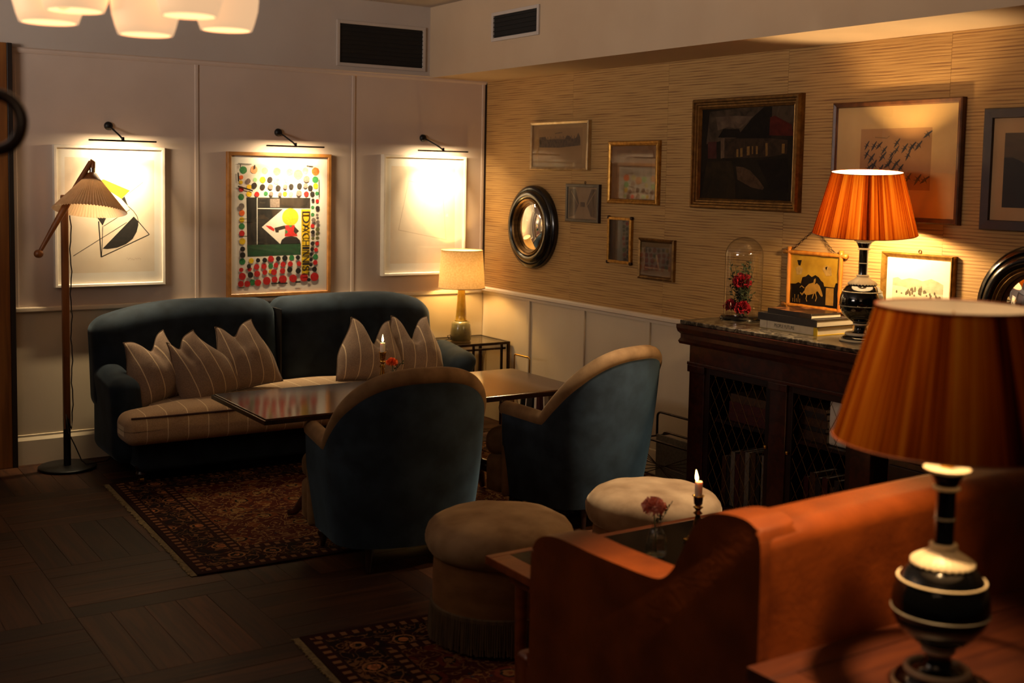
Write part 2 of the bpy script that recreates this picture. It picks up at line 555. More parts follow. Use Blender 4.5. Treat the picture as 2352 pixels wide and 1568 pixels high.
M_wax = pm('candle_wax', '#F2E6CC', '#F5EAD4', 0.5, scale=(20, 20, 20))
for _k, _v in (('Subsurface Weight', 0.6), ('Subsurface Scale', 0.02)): M_wax.node_tree.nodes['Principled BSDF'].inputs[_k].default_value = _v
M_flame = emit('flame', (1.0, 0.62, 0.22), 14)
M_wick = pm('wick', '#1A120A', None, 0.9)
M_red = pm('red_carnation', '#8E0A1C', '#B3122A', 0.7, scale=(50, 50, 50))
M_pink = pm('coral_carnation', '#FBAA98', '#FCC0B0', 0.7, scale=(50, 50, 50))
M_orangeflower = pm('orange_carnation', '#E85A22', '#F07A3A', 0.7, scale=(50, 50, 50))
M_leaf = pm('dried_leaf', '#23301C', '#3C4528', 0.7, scale=(50, 50, 50))
M_stem = pm('stem_green', '#3A4A28', '#4A5A34', 0.6, scale=(50, 50, 50))
M_vent = pm('vent_black', '#060505', '#0A0909', 0.7, scale=(20, 20, 20))
M_fringe_rug = pm('rug_fringe', '#6A5A3C', '#8A784F', 0.9, scale=(60, 60, 60))
M_plank = pm('parquet_oak', '#28140A', '#3E220F', 0.55, scale=(38, 2.2, 20), detail=6, distort=0.7, bump=0.06, bscale=120, objrand=0.55, spec=0.25)
M_plankbase = pm('parquet_joint', '#0C0704', None, 0.9)
M_parquet = pm('parquet_far', '#28140A', '#3E220F', 0.55, scale=(38, 2.2, 20), detail=6, distort=0.7, spec=0.25)
M_bookdark = pm('book_cloth_dark', '#1B1716', '#26201E', 0.6, scale=(60, 60, 60))
M_pages = pm('page_block', '#D9CDB8', '#E6DCC8', 0.8, scale=(4, 4, 500), detail=1)
M_bookivory = pm('book_ivory', '#CDBE9E', '#D6C8AA', 0.6, scale=(40, 40, 40))
M_bookyellow = pm('book_yellow', '#D9B411', '#E2C020', 0.6, scale=(40, 40, 40))
M_bookcover = pm('book_picture_cover', '#2A1712', '#A0623A', 0.3, scale=(18, 18, 18), lo=0.5, hi=0.72, coat=0.3)
M_bookred = pm('book_oxblood', '#3A0E0C', '#4E1612', 0.6, scale=(60, 60, 60))
M_bookbrown = pm('book_brown', '#3A2413', '#51341C', 0.6, scale=(60, 60, 60))
M_bookgrey = pm('book_grey', '#6A645A', '#7C766A', 0.6, scale=(60, 60, 60))
M_bookpink = pm('magazine_pink', '#9A6A62', '#A8786E', 0.5, scale=(60, 60, 60))
M_wire = pm('brass_wire', '#5A4522', '#73592C', 0.4, metal=0.8, scale=(30, 30, 30))
M_bamboo = pm('bamboo', '#A8611C', '#C47E2C', 0.35, scale=(40, 40, 6))
M_goldground = pm('gold_ground', '#A87A18', '#C4962A', 0.4, scale=(14, 14, 14), metal=0.3)
M_cord = pm('twisted_cord', '#140C08', '#2E1E14', 0.8, scale=(5, 5, 160))
M_veneer = shade_mat('veneer_shade', [(0.36, '#3E1204'), (0.44, '#843408'), (0.50, '#B05414'), (0.56, '#CC7420'), (0.66, '#E4A042')], (70, 70, 1.6), 0.055, grain=True, outer=0.22, tpow=1.15)
M_linen = shade_mat('linen_shade', [(0.3, '#C9A578'), (0.5, '#D6B68A'), (0.7, '#E2C69C')], (90, 90, 90), 0.13)
M_pleat = shade_mat('pleated_shade', [(0.3, '#AE9070'), (0.7, '#BCA080')], (20, 20, 20), 0.55)
M_opal = emit('opal_glass', (1.0, 0.62, 0.33), 0.76)
M_opalrim = emit('opal_glass_rim', (1.0, 0.70, 0.40), 0.95)
M_mirror = pm('mirror_glass', '#E8E4DC', None, 0.015, metal=1.0)
MATS['mirror_glass'].node_tree.nodes['Principled BSDF'].inputs['Roughness'].default_value = 0.01


def wallpaper():
    m, nt, nd, lk, bs = new_mat('grasscloth')
    tc = nd.new('ShaderNodeTexCoord')
    sp = nd.new('ShaderNodeSeparateXYZ'); lk.new(tc.outputs['Object'], sp.inputs[0])
    # slow wobble of the reeds along the wall
    mp0 = nd.new('ShaderNodeMapping'); mp0.inputs['Scale'].default_value = (1, 1.2, 3)
    lk.new(tc.outputs['Object'], mp0.inputs[0])
    nw = nd.new('ShaderNodeTexNoise'); nw.inputs['Scale'].default_value = 1.5; lk.new(mp0.outputs[0], nw.inputs['Vector'])
    ml = nd.new('ShaderNodeMath'); ml.operation = 'MULTIPLY_ADD'; ml.inputs[1].default_value = 0.02
    lk.new(nw.outputs['Fac'], ml.inputs[0]); lk.new(sp.outputs[2], ml.inputs[2])
    fr = nd.new('ShaderNodeMath'); fr.operation = 'MULTIPLY'; fr.inputs[1].default_value = 2 * pi / 0.0155
    lk.new(ml.outputs[0], fr.inputs[0])
    sn = nd.new('ShaderNodeMath'); sn.operation = 'SINE'; lk.new(fr.outputs[0], sn.inputs[0])
    # per-streak noise
    mp = nd.new('ShaderNodeMapping'); mp.inputs['Scale'].default_value = (1, 3.2, 190)
    lk.new(tc.outputs['Object'], mp.inputs[0])
    nz = nd.new('ShaderNodeTexNoise'); nz.inputs['Scale'].default_value = 1; nz.inputs['Detail'].default_value = 4
    lk.new(mp.outputs[0], nz.inputs['Vector'])
    ad = nd.new('ShaderNodeMath'); ad.operation = 'MULTIPLY_ADD'; ad.inputs[1].default_value = 0.12; ad.inputs[2].default_value = 0.0
    lk.new(sn.outputs[0], ad.inputs[0])
    a2 = nd.new('ShaderNodeMath'); a2.operation = 'ADD'; lk.new(ad.outputs[0], a2.inputs[0]); lk.new(nz.outputs['Fac'], a2.inputs[1])
    rp = ramp(nd, [(0.28, '#7C5630'), (0.42, '#A07A46'), (0.56, '#B08A52')])
    lk.new(a2.outputs[0], rp.inputs[0])
    # seldom darker knots
    lk.new(rp.outputs[0], bs.inputs['Base Color'])
    bs.inputs['Roughness'].default_value = 0.75
    b = nd.new('ShaderNodeBump'); b.inputs['Strength'].default_value = 0.7; b.inputs['Distance'].default_value = 0.003
    lk.new(a2.outputs[0], b.inputs['Height']); lk.new(b.outputs[0], bs.inputs['Normal'])
    return m


M_grass = wallpaper()


def rug_mat(name, hx, hy, field1, field2, field3, seed):
    m, nt, nd, lk, bs = new_mat(name)
    tc = nd.new('ShaderNodeTexCoord')
    sp = nd.new('ShaderNodeSeparateXYZ'); lk.new(tc.outputs['Object'], sp.inputs[0])

    def math(op, a, b=None, c=None):
        n = nd.new('ShaderNodeMath'); n.operation = op
        for i, v in enumerate((a, b, c)):
            if v is None: continue
            if isinstance(v, (int, float)): n.inputs[i].default_value = v
            else: lk.new(v, n.inputs[i])
        return n.outputs[0]

    def mix(f, a, b):
        n = nd.new('ShaderNodeMix'); n.data_type = 'RGBA'
        lk.new(f, n.inputs['Factor'])
        for s, v in (('A', a), ('B', b)):
            if isinstance(v, str): n.inputs[s].default_value = lin(v)
            else: lk.new(v, n.inputs[s])
        return n.outputs['Result']
    X, Y = sp.outputs[0], sp.outputs[1]
    dx = math('SUBTRACT', hx, math('ABSOLUTE', X)); dy = math('SUBTRACT', hy, math('ABSOLUTE', Y))
    d = math('MINIMUM', dx, dy)
    vx = math('LESS_THAN', dx, dy)
    along = mix(vx, X, Y)   # value along the nearest border
    # motifs
    def vor(scale, feat='F1', rand=0.8):
        v = nd.new('ShaderNodeTexVoronoi'); v.feature = feat; v.inputs['Scale'].default_value = scale
        v.inputs['Randomness'].default_value = rand
        lk.new(tc.outputs['Object'], v.inputs['Vector'])
        return v
    v1 = vor(6.0, rand=0.8); v2 = vor(19); 
    nz = nd.new('ShaderNodeTexNoise'); nz.inputs['Scale'].default_value = 13; nz.inputs['Detail'].default_value = 2.5; nz.inputs['Distortion'].default_value = 1.6
    lk.new(tc.outputs['Object'], nz.inputs['Vector'])
    ring = ramp(nd, [(0.0, field3), (0.16, field2), (0.24, '#14100E'), (0.3, field3), (0.42, field1), (0.6, field1)], 'CONSTANT')
    wob = math('ADD', v1.outputs['Distance'], math('MULTIPLY', nz.outputs['Fac'], 0.22))
    lk.new(math('SUBTRACT', wob, 0.06), ring.inputs[0])
    vines = ramp(nd, [(0.0, '#000000'), (0.47, '#FFFFFF'), (0.53, '#000000')], 'CONSTANT')
    lk.new(nz.outputs['Fac'], vines.inputs[0])
    field = mix(vines.outputs[0], ring.outputs[0], field2)
    spots = ramp(nd, [(0.0, '#FFFFFF'), (0.14, '#000000')], 'CONSTANT'); lk.new(v2.outputs['Distance'], spots.inputs[0])
    field = mix(spots.outputs[0], field, '#1C2430')
    # main border: dark ground with medallions
    v3 = vor(5.6, rand=0.3)
    med = ramp(nd, [(0.0, '#7E4A2A'), (0.13, '#A8673A'), (0.2, '#14100E'), (0.27, '#94653C'), (0.32, '#2A0E0C'), (0.5, '#1C1010')], 'CONSTANT')
    lk.new(math('ADD', v3.outputs['Distance'], math('MULTIPLY', nz.outputs['Fac'], 0.12)), med.inputs[0])
    border = mix(vines.outputs[0], med.outputs[0], '#6E4A2C')
    # bead stripes
    s = math('SINE', math('MULTIPLY', along, 2 * pi / 0.05))
    bead = mix(math('GREATER_THAN', s, 0.1), '#2E0D0B', '#7E5838')
    def band(lo, hi):
        return math('MULTIPLY', math('GREATER_THAN', d, lo), math('LESS_THAN', d, hi))
    col = mix(math('GREATER_THAN', d, 0.0), '#1C0E0A', '#2A1410')
    col = mix(band(0.03, 0.062), col, bead)
    col = mix(band(0.075, 0.235), col, border)
    col = mix(band(0.25, 0.282), col, bead)
    col = mix(band(0.292, 9.0), col, field)
    n3 = nd.new('ShaderNodeTexNoise'); n3.inputs['Scale'].default_value = 300; lk.new(tc.outputs['Object'], n3.inputs['Vector'])
    lk.new(col, bs.inputs['Base Color'])
    bs.inputs['Roughness'].default_value = 0.95
    bs.inputs['Specular IOR Level'].default_value = 0.1
    b = nd.new('ShaderNodeBump'); b.inputs['Strength'].default_value = 0.5; b.inputs['Distance'].default_value = 0.003
    lk.new(n3.outputs['Fac'], b.inputs['Height']); lk.new(b.outputs[0], bs.inputs['Normal'])
    return m


# ------------------------------------------------------------------ the room
flo = struct(obj('floor', B(-1.5, 5.0, -0.5, 7.6, -0.06, -0.0135), M_plankbase))
# basket-weave parquet: blocks of five planks
PB = 0.655
pw, plen = PB / 5, PB
mesh_plank = None
OX, OY = 1.064 - PB, 4.08 - 2 * PB
for bi in range(6):
    for bj in range(7):
        x0, y0 = OX + bi * PB, OY + bj * PB
        vertical = (bi + bj) % 2 == 1
        for k in range(5):
            cx, cy = (x0 + (k + .5) * pw, y0 + PB / 2) if vertical else (x0 + PB / 2, y0 + (k + .5) * pw)
            if mesh_plank is None:
                o = obj('plank', B(-pw / 2 + .0007, pw / 2 - .0007, -plen / 2 + .0007, plen / 2 - .0007, -0.0135, 0, bev=0.0009), M_plank, flo)
                mesh_plank = o.data
            else:
                o = bpy.data.objects.new('plank', mesh_plank); COL.objects.link(o); o.parent = flo
            o.location = (cx, cy, -rnd.random() * 0.0006)
            o.rotation_euler = (0, 0, 0 if vertical else pi / 2)
bm = bmesh.new()
for bi in range(-4, 8):
    for bj in range(-4, 8):
        if 0 <= bi < 6 and 0 <= bj < 7: continue
        x0, y0 = OX + bi * PB, OY + bj * PB
        if x0 > 4.6 or y0 > 7.4: continue
        for k in range(5):
            a = (x0 + k * pw + .0007, x0 + (k + 1) * pw - .0007, y0 + .0007, y0 + PB - .0007)
            b = (x0 + .0007, x0 + PB - .0007, y0 + k * pw + .0007, y0 + (k + 1) * pw - .0007)
            q = a if (bi + bj) % 2 else b
            x2, y2 = min(q[1], 4.58), min(q[3], 7.41)
            if x2 - q[0] > 0.005 and y2 - q[2] > 0.005: box(bm, q[0], x2, q[2], y2, -0.0135, -0.0003)
stuff(obj('planks_beyond', bm, M_parquet, flo))

# back wall
wb = struct(obj('wall_back', B(-1.5, 4.75, BY, BY + 0.12, -0.02, 3.1), M_plaster))
panels_x = [(1.335, 2.418), (2.438, 3.504), (3.533, 4.552)]
for a, b in panels_x:
    obj('panel', B(a - 0.002, b + 0.002, BY - 0.006, BY + 0.01, 0.93, 2.452), M_panel, wb)
for a, b in ((1.335, 2.0), (2.012, 3.0), (3.012, 3.97), (3.995, 4.58)):
    obj('lower_panel', B(a, b, BY - 0.006, BY + 0.01, 0.15, 0.93), M_wains, wb)
for xx in (1.345, 2.428, 3.5185, 4.560):
    obj('stile', B(xx - 0.012, xx + 0.012, BY - 0.013, BY, 0.945, 2.462, bev=0.004), M_panel, wb)
for xx in (2.006, 3.006, 3.982):
    obj('lower_stile', B(xx - 0.016, xx + 0.016, BY - 0.020, BY, 0.15, 0.925, bev=0.004), M_wains, wb)
struct(obj('trim_1', B(1.33, RX, BY - 0.03, BY, 0.918, 0.948, bev=0.007), M_trim))
bm = bmesh.new()
prism(bm, [(BY, 2.440), (BY - 0.016, 2.440), (BY - 0.022, 2.452), (BY - 0.022, 2.464), (BY - 0.030, 2.470), (BY, 2.470)], 0, 1.33, RX)
struct(obj('trim_2', bm, M_panel))
bm = bmesh.new()
prism(bm, [(BY, 0), (BY - 0.022, 0), (BY - 0.022, 0.146), (BY - 0.012, 0.166), (BY - 0.012, 0.178), (BY, 0.182)], 0, 1.33, RX)
struct(obj('baseboard_back', bm, M_wains))

# right wall
wr = struct(obj('wall_right', B(RX, RX + 0.12, -0.5, BY + 0.12, -0.02, 3.1), M_wains))
seams = [-0.4, 0.58, 1.53, 2.48, 3.43, 4.42, 5.37, 6.32, BY - 0.022]
for a, b in zip(seams, seams[1:]):
    o = obj('wallpaper_sheet', B(-0.004, 0.01, -(b - a) / 2 + .0006, (b - a) / 2 - .0006, -0.765, 0.765), M_grass, wr, loc=(RX, (a + b) / 2, 1.715 + rnd.uniform(-.006, .006)))
obj('corner_bead', B(RX - 0.008, RX, BY - 0.022, BY - 0.008, 0.964, 2.452), M_edgewood, wr)
for yy in (6.786, 6.147, 5.487, 2.9):
    obj('wainscot_stile', B(RX - 0.016, RX, yy - 0.019, yy + 0.019, 0.14, 0.925, bev=0.004), M_wains, wr)
bm = bmesh.new()
prism(bm, [(RX, 0.915), (RX - 0.014, 0.915), (RX - 0.018, 0.932), (RX - 0.036, 0.940), (RX - 0.036, 0.956), (RX - 0.026, 0.964), (RX, 0.964)], 1, -0.5, BY)
struct(obj('trim_3', bm, M_trim))
struct(obj('baseboard_right', B(RX - 0.02, RX, -0.5, BY, 0, 0.15, bev=0.004), M_wains))

# ceiling with the dropped soffit along the right wall
ce = struct(obj('ceiling', B(-1.5, 4.75, -0.5, 7.55, 2.954, 3.08), M_plaster))
obj('soffit', B(4.113, RX + 0.05, -0.5, BY + 0.02, 2.462, 2.99), M_soffit, ce)

# wooden door casing at the left edge
dr = struct(obj('door_1', B(0.2, 1.200, BY - 0.03, BY, 0, 2.40), M_doorwood))
obj('casing', B(1.301, 1.330, BY - 0.062, BY, 0, 2.488, bev=0.003), M_edgewood, dr)
obj('casing', B(1.20, 1.301, BY - 0.058, BY, 0, 2.488, bev=0.003), M_doorwood, dr)
obj('casing', B(0.10, 1.262, BY - 0.06, BY, 2.40, 2.488, bev=0.004), M_edgewood, dr)
for k, (z0, z1) in enumerate(((0.2, 0.95), (1.08, 2.28))):
    obj('door_panel', B(0.35, 1.15, BY - 0.036, BY - 0.028, z0, z1, bev=0.003), M_doorwood, dr)


def vent(name, label, W_, H_, loc, rotz, slats):
    t = thing(name, label, 'air vent', loc, rotz)
    bm = bmesh.new()
    f = 0.022
    box(bm, -W_ / 2 - f, -W_ / 2, -0.012, 0, -H_ / 2 - f, H_ / 2 + f, 0.002); box(bm, W_ / 2, W_ / 2 + f, -0.012, 0, -H_ / 2 - f, H_ / 2 + f, 0.002)
    box(bm, -W_ / 2, W_ / 2, -0.012, 0, -H_ / 2 - f, -H_ / 2, 0.002); box(bm, -W_ / 2, W_ / 2, -0.012, 0, H_ / 2, H_ / 2 + f, 0.002)
    obj('frame', bm, M_plaster, t)
    obj('dark_backing', B(-W_ / 2, W_ / 2, -0.002, 0.0, -H_ / 2, H_ / 2), M_vent, t)
    for k in range(slats):
        z = -H_ / 2 + (k + .5) * H_ / slats
        obj('louver', B(-W_ / 2, W_ / 2, -0.010, -0.007, z - 0.003, z + 0.003), M_vent, t)
    return t


vent('air_vent', 'large black air vent with a pale frame high on the back wall', 0.637, 0.262, (3.732, BY, 2.655), 0, 9)
vent('air_vent', 'small black slot air vent in the soffit above the right wall', 0.50, 0.14, (4.113, 6.31, 2.735), -pi / 2, 5)

# ------------------------------------------------------------------ framed pictures
def frame_bm(w, h, prof):
    """mitred frame from a profile: list of (inset from outer edge, depth from wall)"""
    bm = bmesh.new()
    rings = []
    for ins, dep in prof:
        rings.append([bm.verts.new(p) for p in ((ins, -dep, ins), (w - ins, -dep, ins), (w - ins, -dep, h - ins), (ins, -dep, h - ins))])
    n = len(rings)
    for k in range(n):
        a, b = rings[k], rings[(k + 1) % n]
        for i in range(4):
            j = (i + 1) % 4
            bm.faces.new((a[i], a[j], b[j], b[i]))
    return bm


class Art:
    """flat print: layered polygons, one material slot each"""
    def __init__(s): s.bm = bmesh.new(); s.mats = []; s.k = 0

    def mi(s, m):
        if m not in s.mats: s.mats.append(m)
        return s.mats.index(m)

    def poly(s, m, pts):
        y = -s.k * 0.00004
        s.k += 1
        f = s.bm.faces.new([s.bm.verts.new((x, y, z)) for x, z in pts]); f.material_index = s.mi(m)

    def circ(s, m, x, z, r, n=14, jit=0.06, q=1.0):
        s.poly(m, [(x + r * cos(2 * pi * i / n) * (1 + rnd.uniform(-jit, jit)), z + r * q * sin(2 * pi * i / n) * (1 + rnd.uniform(-jit, jit))) for i in range(n)])

    def line(s, m, a, b, w):
        d = Vector((b[0] - a[0], b[1] - a[1])); n = Vector((-d.y, d.x)).normalized() * w / 2
        s.poly(m, [(a[0] + n.x, a[1] + n.y), (b[0] + n.x, b[1] + n.y), (b[0] - n.x, b[1] - n.y), (a[0] - n.x, a[1] - n.y)])

    def rect(s, m, x0, x1, z0, z1): s.poly(m, [(x0, z0), (x1, z0), (x1, z1), (x0, z1)])

    def done(s, parent, y):
        me = bpy.data.meshes.new('print'); s.bm.to_mesh(me); s.bm.free()
        for p in me.polygons: pass
        return link('print', me, s.mats, parent, (0, y, 0))


def picture(name, label, origin, right, w, h, prof, fm, art, cat='picture', group=None, board=M_paper, pane=True, tilt=0.0):
    t = thing(name, label, cat, origin, -pi / 2 if right else 0, group)
    obj('frame', frame_bm(w, h, prof), fm, t)
    inn = prof[-1][0]
    dep = prof[-1][1]
    obj('backing_board', B(inn - 0.002, w - inn + 0.002, -dep, -0.001, inn - 0.002, h - inn + 0.002), board, t)
    art.done(t, -dep - 0.0006)
    if pane:
        g = inn - 0.0005
        bm = bmesh.new()
        bm.faces.new([bm.verts.new(p) for p in ((g, -dep - 0.009, g), (w - g, -dep - 0.009, g), (w - g, -dep - 0.009, h - g), (g, -dep - 0.009, h - g))])
        obj('glass', bm, M_pane, t)
    return t


def thin_prof(wd, dep): return [(0, 0), (0, dep), (wd, dep), (wd, 0.004)]


def thin(wd, dep, back): return [(0, 0), (0.0, dep * .92), (wd * .12, dep), (wd * .88, dep), (wd, dep * .92), (wd, back)]


# left: abstract line print
a = Art()
a.rect(M_paper, 0.018, 0.642, 0.018, 0.836)
a.poly(M_print, [(0.066, 0.084), (0.597, 0.084), (0.599, 0.774), (0.066, 0.782)])
a.poly(M_inkyel, [(0.245, 0.633), (0.291, 0.652), (0.449, 0.585), (0.398, 0.534)])
a.poly(M_inkorange, [(0.275, 0.486), (0.325, 0.486), (0.292, 0.438)])
a.poly(M_ink, [(0.221, 0.465), (0.342, 0.462), (0.307, 0.421), (0.283, 0.37), (0.255, 0.415)])
a.poly(M_inkorange, [(0.281, 0.486), (0.315, 0.486), (0.292, 0.438)])
a.poly(M_inkpanel, [(0.416, 0.549), (0.437, 0.489), (0.398, 0.533)])
a.poly(M_ink, [(0.471, 0.426), (0.498, 0.396), (0.499, 0.372), (0.488, 0.33), (0.464, 0.288), (0.422, 0.255), (0.369, 0.235), (0.311, 0.227), (0.282, 0.23)])
for p, q, wd in (((0.11, 0.189), (0.429, 0.39), .003), ((0.398, 0.533), (0.529, 0.637), .002), ((0.289, 0.367), (0.448, 0.468), .003), ((0.26, 0.397), (0.273, 0.18), .007), ((0.284, 0.367), (0.276, 0.183), .004), ((0.273, 0.18), (0.566, 0.314), .004), ((0.566, 0.314), (0.498, 0.396), .004), ((0.437, 0.489), (0.471, 0.459), .003), ((0.471, 0.459), (0.492, 0.426), .003), ((0.492, 0.426), (0.5, 0.39), .003)):
    a.line(M_ink, p, q, wd)
for i in range(9):
    x = 0.425 + i * 0.010
    a.line(M_pencil, (x, 0.157 + rnd.random() * .012), (x + .008, 0.157 + rnd.random() * .014), .0016)
picture('framed_print', 'white framed abstract print of a black leaf shape and yellow triangle behind the floor lamp', (1.554, BY - 0.006, 1.060), False, 0.66, 0.854, thin(0.018, 0.045, 0.022), M_whiteframe, a)

# middle: poster of colour dots
a = Art()


def P(u, v): return (0.063 + (u - 60) / 955 * 0.577, 0.066 + (1490 - v) / 1405 * 0.802)


a.rect(M_paper, 0.024, 0.690, 0.022, 0.917)
a.poly(M_whiteframe, [P(62, 84), P(1018, 84), P(1018, 1490), P(70, 1495)])
a.poly(M_inkpanel, [P(170, 465), P(910, 465), P(910, 597), P(800, 600), P(800, 1005), P(180, 1010)])
a.poly(M_inkgrey, [P(440, 480), P(550, 478), P(550, 575), P(440, 578)])
a.poly(M_paper, [P(288, 465), P(297, 465), P(297, 1005), P(290, 1005)])
a.poly(M_paper, [P(300, 587), P(910, 592), P(910, 600), P(300, 595)])
a.poly(M_whiteframe, [P(590, 598), P(800, 600), P(800, 1000), P(555, 1000), P(345, 805)])
a.circ(M_inkyel, *P(675, 690), 0.058, 24, 0.01)
a.poly(M_inkred, [P(615, 785), P(725, 785), P(760, 915), P(610, 915)])
a.poly(M_inkgreen, [P(655, 785), P(700, 785), P(680, 815)])
a.poly(M_inkgreen, [P(615, 830), P(650, 865), P(617, 890)])
a.poly(M_inkpanel, [P(490, 815), P(610, 785), P(620, 825), P(540, 845), P(540, 868), P(505, 868)])
a.poly(M_inkred, [P(388, 785), P(450, 795), P(492, 828), P(485, 855), P(430, 825)])
a.poly(M_ink, [P(725, 800), P(778, 855), P(740, 890), P(715, 860)])
a.poly(M_ink, [P(560, 1000), P(575, 955), P(620, 920), P(690, 912), P(750, 925), P(790, 965), P(798, 1000)])
a.poly(M_inkdgreen, [P(178, 1010), P(800, 1003), P(800, 1130), P(185, 1142)])
a.poly(M_inkyel, [P(803, 600), P(912, 600), P(900, 1370), P(812, 1370)])
DOTS = {
 M_inkgreen: [(135,155,42),(968,252,40),(390,422,26),(990,412,23),(113,460,35),(120,793,34),(125,1197,36),(938,577,20),(938,662,22),(975,1160,32),(693,1165,31),(448,1255,28),(240,1440,36)],
 M_inklime: [(378,160,36),(665,172,42),(268,262,24),(680,425,28),(512,275,38)],
 M_inkpeach: [(518,165,44),(765,195,55),(255,150,42)],
 M_inkpale: [(850,150,38),(630,260,33)],
 M_inkorange: [(970,155,46),(112,238,24),(120,640,33)],
 M_inkyel: [(355,262,35),(108,295,22),(200,345,28),(972,325,32),(200,425,32),(610,420,26),(120,720,30),(125,965,36),(225,1190,30),(450,1320,26)],
 M_inkred: [(112,370,30),(288,428,29),(862,420,31),(992,503,22),(938,795,24),(120,875,33),(993,1003,25),(980,1078,24),(972,1228,28),(450,1175,36),(285,1262,32),(370,1258,33),(508,1248,29),(590,1240,31),(675,1237,30),(778,1237,29),(112,1290,24),(205,1285,26),(125,1367,41),(290,1342,36),(380,1327,30),(485,1328,35),(585,1317,33),(108,1452,35),(180,1455,35),(300,1445,38),(402,1427,46),(490,1415,36),(587,1415,48),(708,1408,46),(838,1400,48),(962,1398,50)],
 M_ink: [(435,258,32),(258,328,32),(352,342,31),(530,352,31),(682,333,30),(780,326,32),(907,347,30),(932,418,28),(127,1053,29),(127,1122,33),(940,492,20),(995,585,26),(940,868,25),(937,1003,25),(933,1070,24),(922,1130,22),(920,1193,22),(918,1255,22),(962,1307,30),(300,1187,25),(377,1187,28),(533,1172,29),(610,1168,32),(763,1165,27),(197,1252,25),(215,1353,33),(667,1305,32),(768,1320,33),(895,1430,22),(545,1450,14)],
 M_inkgrey: [(190,278,27),(862,245,38),(442,340,31),(612,338,27),(850,323,28),(450,420,24),(552,425,23),(773,410,34),(113,565,33),(990,667,17),(947,727,27),(998,752,24)],
 M_inkolive: [(995,837,26),(992,893,20),(940,943,20),(990,940,20)]}
for m, ds in DOTS.items():
    for u, v, r in ds: a.circ(m, *P(u, v), r * 0.00059, 14, 0.05)
for p, q, wd in (((75, 340), (240, 390), .010), ((75, 185), (80, 285), .008), ((75, 82), (225, 88), .004), ((860, 90), (940, 98), .005), ((1010, 250), (1012, 460), .006), ((95, 712), (250, 708), .004), ((90, 908), (180, 908), .004), ((80, 1495), (145, 1495), .005), ((735, 1452), (795, 1452), .012), ((450, 1458), (640, 1462), .007), ((100, 90), (100, 130), .006), ((260, 95), (260, 140), .008)):
    a.line(M_ink, P(*p), P(*q), wd)
poster = picture('framed_poster', 'oak framed poster of coloured dots around a yellow headed figure above the sofa', (2.620, BY - 0.006, 0.957), False, 0.722, 0.945, thin(0.024, 0.04, 0.020), M_oakframe, a)


def text_mesh(s, size, width=None):
    cu = bpy.data.curves.new('lettering', 'FONT')
    cu.body = s; cu.size = size; cu.align_x = 'CENTER'; cu.align_y = 'CENTER'; cu.extrude = 0.0002
    o = bpy.data.objects.new('lettering_tmp', cu); COL.objects.link(o)
    dg = bpy.context.evaluated_depsgraph_get()
    me = bpy.data.meshes.new_from_object(o.evaluated_get(dg))
    bpy.data.objects.remove(o); bpy.data.curves.remove(cu)
    me.materials.clear()
    return me


yy = 620
letters = 'DACHINNIST'
hts = [150, 105, 85, 75, 40, 75, 75, 35, 70, 65]
for ch, hh in zip(letters, hts):
    me = text_mesh(ch, 1.0)
    xs = [v.co.x for v in me.vertices]; ys = [v.co.y for v in me.vertices]
    w0, h0 = max(xs) - min(xs), max(ys) - min(ys)
    cxm, cym = (max(xs) + min(xs)) / 2, (max(ys) + min(ys)) / 2
    tall = 0.057 if hh == 150 else 0.052
    run = (hh - 8) * 0.000571
    cz = P(857, yy + hh / 2)
    for v in me.vertices:
        u, q = (v.co.x - cxm) / w0 * run, (v.co.y - cym) / h0 * tall
        v.co = (cz[0] + q, v.co.z * 0.2, cz[1] - u)
    link('lettering', me, M_ink, poster, (0, -0.0268, 0))
    yy += hh

# right: pale outline print
a = Art()
a.rect(M_paper, 0.018, 0.650, 0.018, 0.828)
a.poly(M_print, [(0.067, 0.085), (0.592, 0.080), (0.583, 0.765), (0.069, 0.768)])
q = [(0.207, 0.667), (0.483, 0.612), (0.516, 0.247), (0.131, 0.321)]
for i in range(4): a.line(M_pencil, q[i], q[(i + 1) % 4], .0024)
picture('framed_print', 'pale framed print with a thin pencil outline of a crooked square near the corner', (3.732, BY - 0.006, 1.066), False, 0.668, 0.846, thin(0.018, 0.045, 0.022), M_whiteframe, a)

# ---- right wall
GILT = [(0, 0), (0, 0.018), (0.006, 0.026), (0.014, 0.024), (0.022, 0.018), (0.028, 0.020), (0.032, 0.010)]
# etching of a city, champagne frame
a = Art()
a.rect(pm('aged_paper', '#8E6C40', '#9C794A', 0.8, scale=(6, 6, 6)), 0.02, 0.641, 0.02, 0.302)
a.rect(pm('aged_plate', '#84633A', '#8E6C42', 0.8, scale=(6, 6, 6)), 0.080, 0.585, 0.040, 0.276)
a.poly(pm('etching_ink', '#33261A', '#5A452C', 0.8, scale=(60, 60, 40)), [(0.092, 0.22), (0.164, 0.223), (0.185, 0.202), (0.248, 0.205), (0.392, 0.203), (0.412, 0.228), (0.439, 0.225), (0.479, 0.202), (0.518, 0.212), (0.540, 0.243), (0.563, 0.208), (0.565, 0.161), (0.330, 0.148), (0.095, 0.152)])
for i in range(26):
    x = 0.1 + i * 0.018
    a.rect(MATS['etching_ink'], x, x + 0.006, 0.195, 0.207 + rnd.random() * 0.02)
a.line(MATS['etching_ink'], (0.28, 0.243), (0.36, 0.248), .005)
picture('framed_etching', 'champagne framed brown etching of a town skyline, top left on the wallpaper', (RX - 0.004, 6.772, 1.825), True, 0.661, 0.322, [(0, 0), (0, 0.028), (0.004, 0.032), (0.018, 0.028), (0.02, 0.016)], M_silver, a, board=MATS['aged_paper'])

